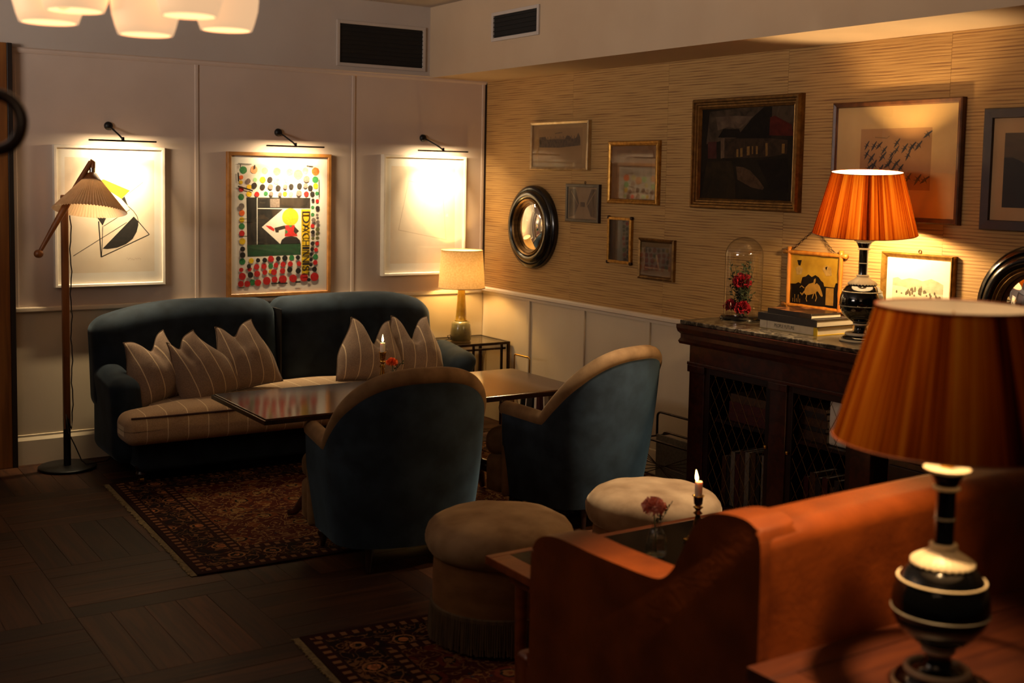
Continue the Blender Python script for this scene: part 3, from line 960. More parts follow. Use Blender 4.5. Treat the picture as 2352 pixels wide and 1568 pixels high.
# tall gilt framed brown print
a = Art()
a.rect(pm('brown_print', '#6A4522', '#7C5530', 0.7, scale=(5, 5, 3)), 0.03, 0.47, 0.03, 0.36)
a.rect(pm('brown_print_mid', '#5E3D1E', '#74502C', 0.7, scale=(9, 9, 9)), 0.075, 0.42, 0.07, 0.33)
picture('framed_print', 'gilt framed plain brown print right of the town etching', (RX - 0.004, 5.908, 1.621), True, 0.492, 0.386, GILT, M_gold, a, board=MATS['brown_print'])

# small dark framed interior view
a = Art()
a.rect(pm('sepia_pale', '#7E6244', '#8A6E4E', 0.8, scale=(14, 14, 14)), 0.02, 0.34, 0.02, 0.228)
sep = pm('sepia_dark', '#3E2C1C', '#5E4630', 0.8, scale=(40, 40, 12))
a.poly(sep, [(0.03, 0.215), (0.10, 0.215), (0.14, 0.12), (0.09, 0.04), (0.03, 0.03)])
a.poly(sep, [(0.33, 0.215), (0.27, 0.215), (0.22, 0.12), (0.27, 0.04), (0.33, 0.03)])
a.poly(sep, [(0.155, 0.13), (0.205, 0.13), (0.205, 0.10), (0.155, 0.10)])
a.line(MATS['sepia_pale'], (0.05, 0.20), (0.13, 0.11), .006)
a.line(MATS['sepia_pale'], (0.31, 0.20), (0.23, 0.11), .006)
t = picture('framed_engraving', 'small brown framed engraving of a hall interior right of the round mirror', (RX - 0.004, 6.352, 1.489), True, 0.36, 0.247, thin(0.02, 0.024, 0.012), M_darkframe, a, board=MATS['sepia_pale'])
obj('hanging_ring', T([(0.19 + 0.008 * cos(i * pi / 5), -0.004, 0.256 + 0.008 * sin(i * pi / 5)) for i in range(10)], 0.0018, 6, True), M_bronze, t)

# small tall dark picture
a = Art()
a.rect(pm('dark_oil', '#120B08', '#22140C', 0.5, scale=(12, 12, 8)), 0.015, 0.222, 0.015, 0.27)
a.poly(pm('dark_oil_figure', '#2E1A10', '#3A2214', 0.5, scale=(20, 20, 20)), [(0.08, 0.20), (0.11, 0.215), (0.125, 0.19), (0.12, 0.09), (0.075, 0.09)])
a.poly(MATS['dark_oil_figure'], [(0.145, 0.19), (0.17, 0.2), (0.175, 0.10), (0.14, 0.10)])
t = picture('framed_miniature', 'narrow upright gilt framed picture, almost black, below the brown print', (RX - 0.004, 5.897, 1.250), True, 0.237, 0.287, thin(0.018, 0.022, 0.010), M_gold, a, board=MATS['dark_oil'])
for x in (0.004, 0.233):
    for z in (0.004, 0.283):
        obj('corner_knob', soft(0.011, 0.011, 0.011, 0.008, m=1, k=2), M_bronze, t, (x, -0.014, z), smooth=True)

# low small square picture
a = Art()
a.rect(pm('drab_mount', '#5E4022', '#6C4C2A', 0.7, scale=(9, 9, 9)), 0.02, 0.31, 0.02, 0.22)
a.rect(pm('drab_scene', '#2A2018', '#4A3828', 0.6, scale=(22, 22, 22)), 0.06, 0.275, 0.06, 0.195)
a.poly(pm('drab_light', '#6A543A', '#7C6446', 0.6, scale=(30, 30, 30)), [(0.155, 0.15), (0.172, 0.15), (0.195, 0.075), (0.18, 0.07)])
a.poly(MATS['drab_light'], [(0.06, 0.065), (0.275, 0.06), (0.275, 0.072), (0.06, 0.075)])
picture('framed_etching', 'small square gilt framed dusky landscape, lowest of the wallpaper pictures', (RX - 0.004, 5.585, 1.175), True, 0.327, 0.246, [(0, 0), (0, 0.02), (0.008, 0.026), (0.018, 0.02), (0.024, 0.012)], M_gold_dark, a, board=MATS['drab_mount'])

# large dark village painting
a = Art()
dk = lambda c: tuple(v * 0.5 for v in lin(c)[:3])
paint = lambda n, c1, c2, sc=18: pm('paint_' + n, dk(c1), dk(c2), 0.75, scale=(sc, sc, sc), detail=6, distort=0.8, bump=0.3, bscale=70, spec=0.12)
a.rect(paint('ground', '#1C150D', '#2B2014', 9), 0.055, 0.79, 0.05, 0.57)
a.poly(paint('sky', '#3A2E22', '#5E4C3A', 14), [(0.10, 0.36), (0.12, 0.54), (0.42, 0.555), (0.76, 0.55), (0.76, 0.43), (0.40, 0.40)])
a.poly(paint('sky_light', '#5E4A3A', '#7A6450', 16), [(0.169, 0.509), (0.33, 0.512), (0.461, 0.504), (0.369, 0.443), (0.265, 0.45), (0.191, 0.435)])
a.poly(paint('roof_dark', '#120C09', '#1E140F', 20), [(0.193, 0.396), (0.235, 0.442), (0.357, 0.439), (0.384, 0.392)])
a.poly(MATS['paint_roof_dark'], [(0.37, 0.422), (0.46, 0.50), (0.551, 0.558), (0.60, 0.55), (0.60, 0.385), (0.336, 0.389)])
a.poly(paint('roof_red', '#4A140C', '#621E12', 20), [(0.585, 0.401), (0.588, 0.495), (0.622, 0.503), (0.741, 0.454), (0.76, 0.394)])
a.poly(paint('house_pink', '#4A2420', '#5C302A', 20), [(0.112, 0.371), (0.182, 0.374), (0.186, 0.279), (0.116, 0.279)])
a.poly(paint('house_pale', '#6A5240', '#80664E', 20), [(0.215, 0.391), (0.246, 0.393), (0.249, 0.283), (0.221, 0.279)])
a.poly(paint('house_wall', '#33241A', '#4A3626', 20), [(0.25, 0.39), (0.60, 0.385), (0.72, 0.374), (0.716, 0.302), (0.576, 0.286), (0.25, 0.28)])
for q in ([(0.342, 0.329), (0.357, 0.331), (0.359, 0.287), (0.344, 0.287)], [(0.372, 0.335), (0.389, 0.337), (0.392, 0.289), (0.374, 0.288)], [(0.422, 0.343), (0.443, 0.345), (0.445, 0.297), (0.424, 0.295)], [(0.46, 0.345), (0.469, 0.345), (0.471, 0.303), (0.462, 0.303)], [(0.49, 0.345), (0.504, 0.345), (0.506, 0.303), (0.492, 0.301)], [(0.56, 0.36), (0.576, 0.36), (0.58, 0.295), (0.565, 0.29)], [(0.68, 0.355), (0.70, 0.355), (0.70, 0.305), (0.68, 0.305)]):
    a.poly(paint('window', '#8A6430', '#A07A40', 40), q)
a.poly(paint('path', '#4E3826', '#6A4E36', 22), [(0.343, 0.236), (0.40, 0.232), (0.452, 0.215), (0.52, 0.165), (0.562, 0.124), (0.551, 0.112), (0.468, 0.123), (0.359, 0.164)])
a.poly(paint('grass', '#2A1F12', '#3A2A18', 12), [(0.11, 0.262), (0.311, 0.266), (0.34, 0.16), (0.35, 0.06), (0.07, 0.06)])
a.poly(MATS['paint_roof_dark'], [(0.50, 0.27), (0.72, 0.28), (0.74, 0.10), (0.60, 0.13)])
picture('village_painting', 'large gilt framed dark oil painting of village houses on the wallpaper', (RX - 0.004, 5.115, 1.618), True, 0.820, 0.612, [(0, 0), (0, 0.030), (0.008, 0.044), (0.018, 0.044), (0.024, 0.034), (0.032, 0.034), (0.037, 0.026), (0.046, 0.026), (0.050, 0.018), (0.056, 0.020), (0.060, 0.012)], M_gold_dark, a, board=MATS['paint_ground'], pane=False)

# print of flying birds
a = Art()
a.rect(pm('gilt_mount', '#C29A58', '#CDA766', 0.6, scale=(5, 5, 5)), 0.025, 0.722, 0.02, 0.555)
a.rect(pm('bird_sheet', '#9C6E3A', '#A87A44', 0.7, scale=(6, 6, 6)), 0.172, 0.582, 0.152, 0.441)
ik = pm('bird_ink', '#1E1812', '#2A221A', 0.7, scale=(60, 60, 60))
for bx, bz in [(0.212, 0.359), (0.254, 0.355), (0.284, 0.357), (0.316, 0.336), (0.308, 0.303), (0.214, 0.316), (0.242, 0.295), (0.363, 0.315), (0.354, 0.283), (0.389, 0.368), (0.39, 0.271), (0.435, 0.343), (0.476, 0.348), (0.456, 0.309), (0.389, 0.335), (0.512, 0.354), (0.462, 0.205), (0.516, 0.197), (0.554, 0.196), (0.34, 0.266), (0.259, 0.262), (0.416, 0.25), (0.56, 0.405), (0.30, 0.245), (0.23, 0.25), (0.36, 0.235)]:
    s = rnd.uniform(0.85, 1.15); an = rnd.uniform(-.25, .25)
    def tr(p): return (bx + s * (p[0] * cos(an) - p[1] * sin(an)), bz + s * (p[0] * sin(an) + p[1] * cos(an)))
    a.poly(ik, [tr(p) for p in ((-0.022, -0.020), (-0.004, -0.008), (0.020, 0.022), (0.017, 0.026), (-0.008, 0.006))])
    a.poly(ik, [tr(p) for p in ((-0.014, 0.020), (0.004, 0.0), (0.016, -0.012), (0.013, -0.008), (0.006, 0.007))])
    a.line(ik, tr((0.004, 0.0)), tr((-0.020, 0.004)), .0025)
a.line(pm('bird_wash', '#7E5C30', '#8A6638', 0.7), (0.26, 0.40), (0.33, 0.395), .006)
a.line(MATS['bird_wash'], (0.33, 0.395), (0.345, 0.405), .005)
picture('framed_print', 'wide walnut framed print of a flock of flying dark birds above the sideboard lamp', (RX - 0.004, 4.082, 1.595), True, 0.744, 0.572, [(0, 0), (0, 0.030), (0.006, 0.034), (0.020, 0.030), (0.026, 0.018)], M_walnutframe, a, board=MATS['gilt_mount'])

# dark framed picture cut by the right edge
a = Art()
a.rect(pm('pale_mount', '#B08A5C', '#BA9466', 0.7, scale=(5, 5, 5)), 0.045, 0.655, 0.04, 0.49)
a.rect(pm('dusk_sky', '#4A3A26', '#5E4A30', 0.6, scale=(4, 4, 14)), 0.10, 0.60, 0.10, 0.42)
a.poly(pm('dusk_land', '#14120C', '#1E1A12', 0.6, scale=(10, 10, 10)), [(0.10, 0.10), (0.60, 0.10), (0.60, 0.22), (0.42, 0.24), (0.26, 0.25), (0.18, 0.30), (0.14, 0.315), (0.10, 0.315)])
picture('framed_landscape', 'black framed dark hill landscape at the right edge above the second mirror', (RX - 0.004, 3.228, 1.582), True, 0.70, 0.528, [(0, 0), (0, 0.026), (0.004, 0.03), (0.042, 0.028), (0.045, 0.015)], M_darkframe, a, board=MATS['pale_mount'])

# pale landscape print low behind the lamp
a = Art()
a.rect(pm('pale_sheet', '#E6DCC2', '#ECE3CC', 0.8, scale=(6, 6, 6)), 0.03, 0.372, 0.03, 0.265)
hz = pm('hill_wash', '#A89C7C', '#BEB292', 0.8, scale=(24, 24, 24), detail=6)
a.poly(hz, [(0.062, 0.165), (0.091, 0.172), (0.113, 0.161), (0.156, 0.172), (0.199, 0.170), (0.231, 0.163), (0.278, 0.178), (0.32, 0.165), (0.345, 0.155), (0.345, 0.06), (0.062, 0.06)])
a.poly(pm('meadow_wash', '#C2B696', '#D2C8AA', 0.8, scale=(30, 30, 30), detail=6), [(0.062, 0.132), (0.122, 0.129), (0.201, 0.115), (0.306, 0.110), (0.345, 0.112), (0.345, 0.06), (0.062, 0.06)])
tk = pm('tree_wash', '#544A36', '#6A5E46', 0.8, scale=(50, 50, 50))
for i in range(34):
    x = 0.07 + rnd.random() * 0.27; zz = 0.085 + rnd.random() * 0.03; hh = rnd.uniform(.008, .02)
    if 0.19 < x < 0.23: hh *= 1.8
    a.poly(tk, [(x - .004, zz), (x + .004, zz), (x + .005, zz + hh * .6), (x, zz + hh), (x - .005, zz + hh * .6)])
t = picture('framed_landscape', 'small gold framed pale landscape of hills low on the wall behind the sideboard lamp', (RX - 0.004, 3.748, 1.165), True, 0.402, 0.289, [(0, 0), (0, 0.028), (0.006, 0.034), (0.020, 0.022), (0.026, 0.014)], M_gold, a, board=MATS['pale_sheet'])
obj('hanging_ring', T([(0.2 + 0.008 * cos(i * pi / 5), -0.004, 0.298 + 0.008 * sin(i * pi / 5)) for i in range(10)], 0.0018, 6, True), M_bronze, t)

# lacquer picture in a bamboo frame on a chain
t = thing('lacquer_picture', 'gold and black lacquer picture of a horse in a bamboo frame hung by a chain', 'picture', (RX - 0.004, 4.362, 1.125), -pi / 2)
W_, H_ = 0.37, 0.30
for x in (0.012, W_ - 0.012):
    pts = [(x, -0.016, z) for z in [i * (H_ + 0.03) / 12 - 0.015 for i in range(13)]]
    o = obj('bamboo_rail', T(pts, 0.012, 10, taper=[0.0125 if i % 4 == 0 else 0.0105 for i in range(13)]), M_bamboo, t, smooth=True)
for z in (0.012, H_ - 0.012):
    pts = [(xx, -0.016, z) for xx in [i * (W_ + 0.05) / 12 - 0.025 for i in range(13)]]
    o = obj('bamboo_rail', T(pts, 0.012, 10, taper=[0.0125 if i % 4 == 0 else 0.0105 for i in range(13)]), M_bamboo, t, smooth=True)
obj('backing_board', B(0.012, W_ - 0.012, -0.012, -0.002, 0.012, H_ - 0.012), M_goldground, t)
a = Art()
lac = pm('black_lacquer', '#0C0806', '#140D09', 0.25, scale=(20, 20, 20))
a.rect(M_goldground, 0.02, 0.35, 0.02, 0.28)
a.poly(lac, [(0.023, 0.123), (0.058, 0.125), (0.078, 0.134), (0.095, 0.129), (0.104, 0.162), (0.128, 0.168), (0.144, 0.180), (0.168, 0.168), (0.191, 0.180), (0.215, 0.170), (0.229, 0.155), (0.246, 0.146), (0.253, 0.127), (0.319, 0.127), (0.327, 0.150), (0.348, 0.150), (0.348, 0.022), (0.023, 0.022)])
dg = pm('dull_gold', '#8A6220', '#A2762C', 0.4, scale=(30, 30, 30))
a.poly(dg, [(0.118, 0.085), (0.128, 0.112), (0.150, 0.132), (0.178, 0.140), (0.196, 0.128), (0.206, 0.108), (0.200, 0.088), (0.178, 0.082), (0.150, 0.074), (0.130, 0.074)])
a.poly(dg, [(0.186, 0.130), (0.204, 0.140), (0.222, 0.128), (0.238, 0.100), (0.246, 0.078), (0.240, 0.072), (0.226, 0.082), (0.212, 0.098), (0.198, 0.096)])
a.poly(dg, [(0.178, 0.134), (0.184, 0.158), (0.194, 0.164), (0.196, 0.150), (0.190, 0.132)])
for p_, q_, w__ in (((0.122, 0.090), (0.104, 0.070), .007), ((0.106, 0.072), (0.094, 0.082), .006), ((0.140, 0.078), (0.134, 0.052), .006), ((0.134, 0.054), (0.142, 0.040), .005), ((0.196, 0.092), (0.206, 0.064), .006), ((0.206, 0.066), (0.198, 0.046), .005), ((0.186, 0.086), (0.176, 0.058), .005), ((0.120, 0.108), (0.100, 0.118), .005), ((0.101, 0.117), (0.090, 0.108), .004)):
    a.line(dg, p_, q_, w__)
a.poly(dg, [(0.265, 0.121), (0.316, 0.123), (0.317, 0.035), (0.265, 0.034)])
a.poly(lac, [(0.065, 0.248), (0.096, 0.250), (0.088, 0.221), (0.075, 0.223)])
br = pm('figure_brown', '#8A6A30', '#B08A48', 0.4, scale=(40, 40, 40))
for q in ([(0.055, 0.205), (0.08, 0.222), (0.105, 0.205), (0.098, 0.175), (0.065, 0.172)], [(0.235, 0.215), (0.262, 0.235), (0.295, 0.225), (0.300, 0.185), (0.262, 0.180)]): a.poly(br, q)
a.poly(lac, [(0.255, 0.223), (0.270, 0.230), (0.262, 0.208)])
for i in range(5): a.line(dg, (0.045 + i * .012, 0.03), (0.045 + i * .012, 0.05 + .02 * (i % 2)), .003)
a.done(t, -0.0126)
apex = Vector((0.175, -0.008, H_ + 0.115))
for sx in (0.03, W_ - 0.05):
    p0 = Vector((sx, -0.018, H_ - 0.004))
    n = 11
    for i in range(n):
        p = p0.lerp(apex, (i + .5) / n)
        d = (apex - p0).normalized() * ((apex - p0).length / n * 0.72)
        s = Vector((0, 0.0036, 0)) if i % 2 else Vector((d.z, 0, -d.x)).normalized() * 0.0042
        obj('chain_link', T([p - d * .7, p - d * .35 + s, p + d * .35 + s, p + d * .7, p + d * .35 - s, p - d * .35 - s], 0.0016, 5, True), M_bronze, t)
obj('nail', T([(apex.x, 0.003, apex.z), (apex.x, -0.016, apex.z)], 0.0035, 8), M_bronze, t)


# round convex mirrors
def convex_mirror(label, cy, cz, rad):
    t = thing('round_mirror', label, 'mirror', (RX - 0.004, cy, cz), 0)
    k = rad / 0.29
    rot = (0, -pi / 2, 0)
    obj('outer_rim', L([(r * k, z) for r, z in ((0.29, 0), (0.29, 0.022), (0.282, 0.036), (0.262, 0.042), (0.256, 0.034), (0.248, 0.05), (0.232, 0.066), (0.212, 0.066), (0.200, 0.052), (0.198, 0.0))], 64), M_mirrorblack, t, rot=rot, smooth=True, angle=50)
    obj('inner_rim', L([(r * k, z) for r, z in ((0.199, 0.054), (0.193, 0.060), (0.184, 0.052), (0.178, 0.056), (0.172, 0.044), (0.168, 0.03))], 64), M_gold_dark, t, rot=rot, smooth=True, angle=40)
    Rc = 0.42 * k; ra = 0.172 * k
    prof = []
    for i in range(13):
        rr = ra * i / 12
        prof.append((max(rr, 1e-4), 0.026 + sqrt(Rc * Rc - rr * rr) - sqrt(Rc * Rc - ra * ra)))
    obj('convex_glass', L(prof[::-1], 64), M_mirror, t, rot=rot, smooth=True)
    return t


convex_mirror('round black framed convex mirror on the wallpaper near the corner lamp', 6.742, 1.432, 0.288)
convex_mirror('round black framed convex mirror at the right edge behind the table lamp', 2.935, 1.245, 0.285)


# picture lights
def picture_light(label, cx, px):
    t = thing('picture_light', label, 'picture light', (cx, BY - 0.006, 2.036), 0, 'picture lights on the back wall')
    obj('wall_rose', L([(0.0001, 0.024), (0.012, 0.022), (0.024, 0.014), (0.026, 0.0)], 20), M_black, t, rot=(pi / 2, 0, 0), smooth=True)
    dx = px - cx
    obj('arm', T([(0, -0.015, 0), (dx * .25, -0.05, -0.02), (dx * .8, -0.115, -0.065), (dx, -0.129, -0.085)], 0.0055, 8), M_black, t, smooth=True)
    obj('knuckle', T([(dx, -0.129, -0.068), (dx, -0.129, -0.094)], 0.009, 8), M_black, t, smooth=True)
    obj('lamp_bar', B(px - cx - 0.2, px - cx + 0.2, -0.142, -0.118, -0.096, -0.086, bev=0.003), M_black, t)
    return t


picture_light('slim black picture light over the abstract leaf print', 1.882, 1.935)
picture_light('slim black picture light over the dotted poster', 2.975, 3.045)
picture_light('slim black picture light over the pale outline print near the corner', 4.06, 4.155)

# ------------------------------------------------------------------ floor lamp
fl = thing('floor_lamp', 'wooden floor lamp with swing arm and pleated cream shade beside the sofa', 'floor lamp', (1.575, 7.20, 0))
obj('base', L([(0.0001, 0), (0.16, 0), (0.165, 0.006), (0.165, 0.014), (0.16, 0.018), (0.0001, 0.019)], 48), M_black, fl, smooth=True, angle=40)
obj('lower_pole', T([(0, 0, 0.018), (0, 0, 0.30)], 0.021, 14), M_black, fl, smooth=True, angle=40)
obj('wooden_post', B(-0.020, 0.020, -0.018, 0.018, 0.235, 1.62, bev=0.008), M_oak, fl, smooth=True, angle=40)
A0, A1 = Vector((-0.165, -0.10, 1.285)), Vector((0.128, -0.10, 1.815))
ar = obj('swing_arm', T([A0, A0.lerp(A1, .15), A0.lerp(A1, .5), A0.lerp(A1, .8), A1], 0.018, 12, taper=[0.011, 0.014, 0.021, 0.018, 0.013]), M_oak, fl, smooth=True, angle=50)
obj('arm_ball', soft(0.026, 0.026, 0.024, 0.024, m=1, k=4), M_oak, fl, tuple(A0), smooth=True)
pv = A0.lerp(A1, .60)
obj('pivot', T([(0.0, 0.03, pv.z), (0.0, -0.13, pv.z)], 0.010, 12), M_bronze, fl, smooth=True, angle=40)
obj('arm_tip', T([A1 + Vector((-0.004, 0, 0.004)), A1 + Vector((0.012, 0, -0.004)), A1 + Vector((0.011, 0, -0.042))], 0.014, 10), M_oak, fl, smooth=True, angle=50)
sh = bpy.data.objects.new('lamp_shade', None)
sc_ = Vector((0.136, -0.10, 1.755))
bm = bmesh.new()
npl = 144
rows = []
for k in range(9):
    t_ = k / 8
    r = 0.056 + (0.205 - 0.056) * t_
    z = -0.050 - 0.180 * t_
    row = []
    for i in range(npl + 1):
        aa = 2 * pi * i / npl
        rr = r + (0.0035 if i % 2 else -0.0035) * (0.3 + 0.9 * t_)
        row.append((rr * cos(aa), rr * sin(aa), z - (0.004 if i % 2 == 0 else -0.001) * (1 if k == 8 else 0)))
    rows.append(row)
grid_surface(bm, rows)
bmesh.ops.remove_doubles(bm, verts=bm.verts[:], dist=1e-5)
bm.normal_update()
me = bpy.data.meshes.new('lamp_shade'); bm.to_mesh(me)
# outward normals
if sum((p.normal.x * p.center.x + p.normal.y * p.center.y) for p in me.polygons) < 0: me.flip_normals()
bm.free()
tiltm = (R(-11), R(7), 0)
link('lamp_shade', me, M_pleat, fl, tuple(sc_), tiltm)
obj('shade_cap', L([(0.018, -0.004), (0.024, -0.006), (0.054, -0.048), (0.058, -0.058), (0.052, -0.060)], 40), M_oak, fl, tuple(sc_), tiltm, smooth=True, angle=40)
obj('lamp_holder', T([(0, 0, -0.008), (0, 0, 0.024)], 0.017, 14), M_chrome, fl, tuple(sc_), smooth=True, angle=40)
pts = [(0.026, -0.015, 1.50)]
for i in range(28):
    pts.append((0.027 + 0.004 * sin(i * 1.1) + 0.003 * (i % 2), -0.018, 1.48 - i * 0.044))
pts += [(0.02, -0.03, 0.24), (-0.012, -0.035, 0.33), (0.0, -0.04, 0.22), (0.035, -0.045, 0.14), (0.07, -0.05, 0.05), (0.095, -0.05, 0.024), (0.15, -0.03, 0.022), (0.24, 0.05, 0.006), (0.30, 0.16, 0.006)]
obj('cord', T(pts, 0.0035, 6), M_cord, fl, smooth=True)

# ------------------------------------------------------------------ sofa
SX, SY = 2.86, 7.0
so = thing('sofa', 'blue velvet two seater sofa with striped seat cushion against the back wall', 'sofa', (SX, SY, 0))


def back_def(side):
    def f(q):
        x, y, z = q
        u = (x * side + 0.57) / 1.14          # 0 at seam, 1 at outer end
        z2 = z
        zt = max(0, z)
        if z > 0:
            z2 = z + zt / 0.30 * (0.016 * sin(pi * min(1, u * 1.05)) - (0.075 * max(0, (u - 0.70) / 0.30) ** 2.2 if side > 0 else 0.085 * max(0, (u - 0.45) / 0.55) ** 2.2))
        y2 = y + (z + 0.3) * 0.13 - 0.018 * (1 - (2 * u - 1) ** 2) * (1 if y < 0 else 0)
        return (x, y2, z2)
    return f


for side in (-1, 1):
    o = obj('backrest', soft(0.573, 0.125, 0.315, 0.095, back_def(side), m=14, k=4), M_sofavelvet, so, (side * 0.571, 0.165, 0.645), smooth=True)
obj('seam', B(-0.003, 0.003, 0.06, 0.26, 0.36, 0.905), M_ink, so)
# arms: rounded rolls that flare outward, lower at the front
def arm_def(side, flare):
    def f(q):
        x, y, z = q
        t = (y + 0.26) / 0.52
        k = max(0.0, (z - 0.02) / 0.24)
        z2 = z + (0.05 * sstep(t) - 0.025) * min(1, k)
        x2 = x + side * flare * sstep(k)
        if side < 0 and z < 0.1: x2 += side * 0.0
        return (x2, y + 0.02 * k * (1 if y < 0 else 0), z2)
    return f


obj('arm', soft(0.088, 0.27, 0.262, 0.082, arm_def(-1, 0.012), m=10, k=5), M_sofavelvet, so, (-1.045, -0.02, 0.352), smooth=True)
obj('arm', soft(0.105, 0.25, 0.262, 0.10, arm_def(1, 0.085), m=10, k=5), M_sofavelvet, so, (1.120, -0.06, 0.350), smooth=True)
obj('base', soft(1.06, 0.40, 0.105, 0.03, m=8), M_sofavelvet, so, (0.02, -0.05, 0.185), smooth=True)
# T cushion, ears wrap in front of the arms
def seat_def(q):
    x, y, z = q
    front = sstep((-0.05 - y) / 0.12)
    lim = 1.145 * front + 0.94 * (1 - front)
    x2 = x * lim / 1.145
    z2 = z
    if z > 0: z2 = z + 0.03 * (1 - (x / 1.145) ** 4) * (1 - (y / 0.36) ** 4) + 0.006 * sin(x * 7)
    return (x2, y, z2)


obj('seat_cushion', soft(1.145, 0.36, 0.085, 0.055, seat_def, m=26, k=3), M_seat, so, (0.0, -0.215, 0.345), smooth=True)
pts = []
for i in range(41):
    x = -1.115 + 2.23 * i / 40
    pts.append((x, -0.572 + 0.012 * (abs(x) / 1.115) ** 8, 0.418))
obj('piping', T(pts, 0.006, 8), M_piping, so, smooth=True)
for sx, sy in ((-1.02, -0.40), (1.05, -0.40), (-1.0, 0.26), (1.02, 0.26)):
    lg = obj('leg', L([(0.026, 0.045), (0.03, 0.062), (0.022, 0.075), (0.032, 0.085), (0.036, 0.1)], 16, cap=True), M_darkwood, so, (sx, sy, 0.009), smooth=True, angle=40)
    obj('castor', T([(-0.011, 0, 0.0225), (0.011, 0, 0.0225)], 0.022, 14), M_brass, lg, smooth=True, angle=40)


# scatter cushions
def pillow(label, loc, w, h, th, roll_, lean, yaw_=0.0, chop=0.08, chopx=0.0, pull=0.25):
    n = 26
    bm = bmesh.new()
    front, back = {}, {}
    for i in range(n + 1):
        for j in range(n + 1):
            u, v = -1 + 2 * i / n, -1 + 2 * j / n
            edge = max(0, (1 - abs(u) ** 2.2)) ** 0.6 * max(0, (1 - abs(v) ** 2.2)) ** 0.6
            x = u * w / 2 * (1 - 0.07 * (1 - v * v)); z = v * h / 2 * (1 - 0.06 * (1 - u * u))
            q = sstep((v + 0.35) / 1.35)
            z -= chop * exp(-((u - chopx) / 0.40) ** 2) * q ** 1.3
            x = x * (1 - pull * q) + chopx * w / 2 * pull * q
            y = th / 2 * edge * (1.15 - 0.30 * v)
            sd = loc[0] * 5
            wr = 0.010 * mnoise.noise(Vector((u * 2.2, v * 2.2, sd))) + 0.004 * mnoise.noise(Vector((u * 6, v * 6, sd + 4)))
            crease = -0.035 * exp(-((u - chopx - 0.08 * v) / 0.13) ** 2) * sstep((v + 0.5) / 1.2) * min(1, edge * 2)
            ear = 0.02 * abs(u) ** 2 * q
            f = bm.verts.new((x, -(y + wr * edge + crease) - ear, z))
            front[i, j] = f
            back[i, j] = f if (i in (0, n) or j in (0, n)) else bm.verts.new((x, y * .8 + wr, z))
    for i in range(n):
        for j in range(n):
            bm.faces.new((front[i, j], front[i + 1, j], front[i + 1, j + 1], front[i, j + 1]))
            bm.faces.new((back[i, j], back[i, j + 1], back[i + 1, j + 1], back[i + 1, j]))
    rim = [front[i, 0].co.copy() for i in range(n)] + [front[n, j].co.copy() for j in range(n)] + [front[n - i, n].co.copy() for i in range(n)] + [front[0, n - j].co.copy() for j in range(n)]
    t = thing('scatter_cushion', label, 'cushion', loc, 0, 'striped scatter cushions on the sofa')
    t.rotation_euler = (R(lean), R(roll_), R(yaw_))
    obj('cover', bm, M_pillow, t, smooth=True)
    obj('piping', T(rim, 0.003, 6, True), M_pipe2, t, smooth=True)
    return t


M_pipe2 = pm('cushion_piping', '#5A4636', '#6A5442', 0.9, scale=(40, 40, 40))
pillow('brown striped cushion leaning on the left sofa arm, leftmost of all', (2.005, 6.90, 0.605), 0.40, 0.41, 0.22, -13, -24, 10, 0.085, 0.12, 0.36)
pillow('brown striped cushion, middle of the three at the left end of the sofa', (2.25, 6.80, 0.615), 0.40, 0.44, 0.22, -19, -20, 8, 0.06, -0.35, 0.55)
pillow('brown striped cushion, right hand one of the three at the left end of the sofa', (2.535, 6.86, 0.655), 0.40, 0.42, 0.20, -8, -24, 5, 0.07, -0.1, 0.40)
pillow('brown striped cushion, left one of the pair at the right end of the sofa', (3.375, 6.84, 0.635), 0.48, 0.42, 0.20, 7, -22, -2, 0.16, 0.10, 0.42)
pillow('brown striped cushion against the right sofa arm, rightmost of all', (3.715, 6.90, 0.630), 0.46, 0.42, 0.20, 3, -22, -4, 0.15, 0.0, 0.42)

# ------------------------------------------------------------------ corner side table and lamp
st = thing('side_table', 'black metal side table with glass top in the corner behind the sofa arm', 'side table', (4.31, 7.195, 0))
bm = bmesh.new()
for y in (-0.19, 0.19): box(bm, -0.255, 0.255, y - 0.009, y + 0.009, 0.586, 0.604)
for x in (-0.246, 0.246): box(bm, x - 0.009, x + 0.009, -0.19, 0.19, 0.586, 0.604)
for y in (-0.15, 0.15): box(bm, -0.20, 0.246, y - 0.007, y + 0.007, 0.545, 0.559)
obj('top_frame', bm, M_bronze, st)
obj('glass_top', B(-0.237, 0.237, -0.181, 0.181, 0.594, 0.602), M_tableglass, st)
for x in (-0.246, 0.246):
    for y in (-0.19, 0.19):
        obj('leg', B(x - 0.009, x + 0.009, y - 0.009, y + 0.009, 0, 0.586), M_bronze, st)
for x in (-0.02, 0.215):
    obj('inner_leg', B(x - 0.007, x + 0.007, -0.157, -0.143, 0.0, 0.586), M_bronze, st)

cl = thing('table_lamp', 'ceramic bottle lamp with lit linen shade on the corner side table', 'lamp', (4.276, 7.2, 0.6045))
obj('ceramic_body', L([(0.0001, 0), (0.068, 0), (0.073, 0.006), (0.076, 0.035), (0.074, 0.07), (0.067, 0.118), (0.062, 0.130), (0.054, 0.136), (0.045, 0.140)], 40), M_olive, cl, smooth=True)
obj('ceramic_neck', L([(0.046, 0.144), (0.041, 0.15), (0.038, 0.18), (0.031, 0.28), (0.026, 0.36), (0.026, 0.39), (0.0001, 0.392)], 36), M_ochre, cl, smooth=True)
obj('lamp_holder', T([(0, 0, 0.39), (0, 0, 0.46)], 0.014, 12), M_brass, cl, smooth=True, angle=40)


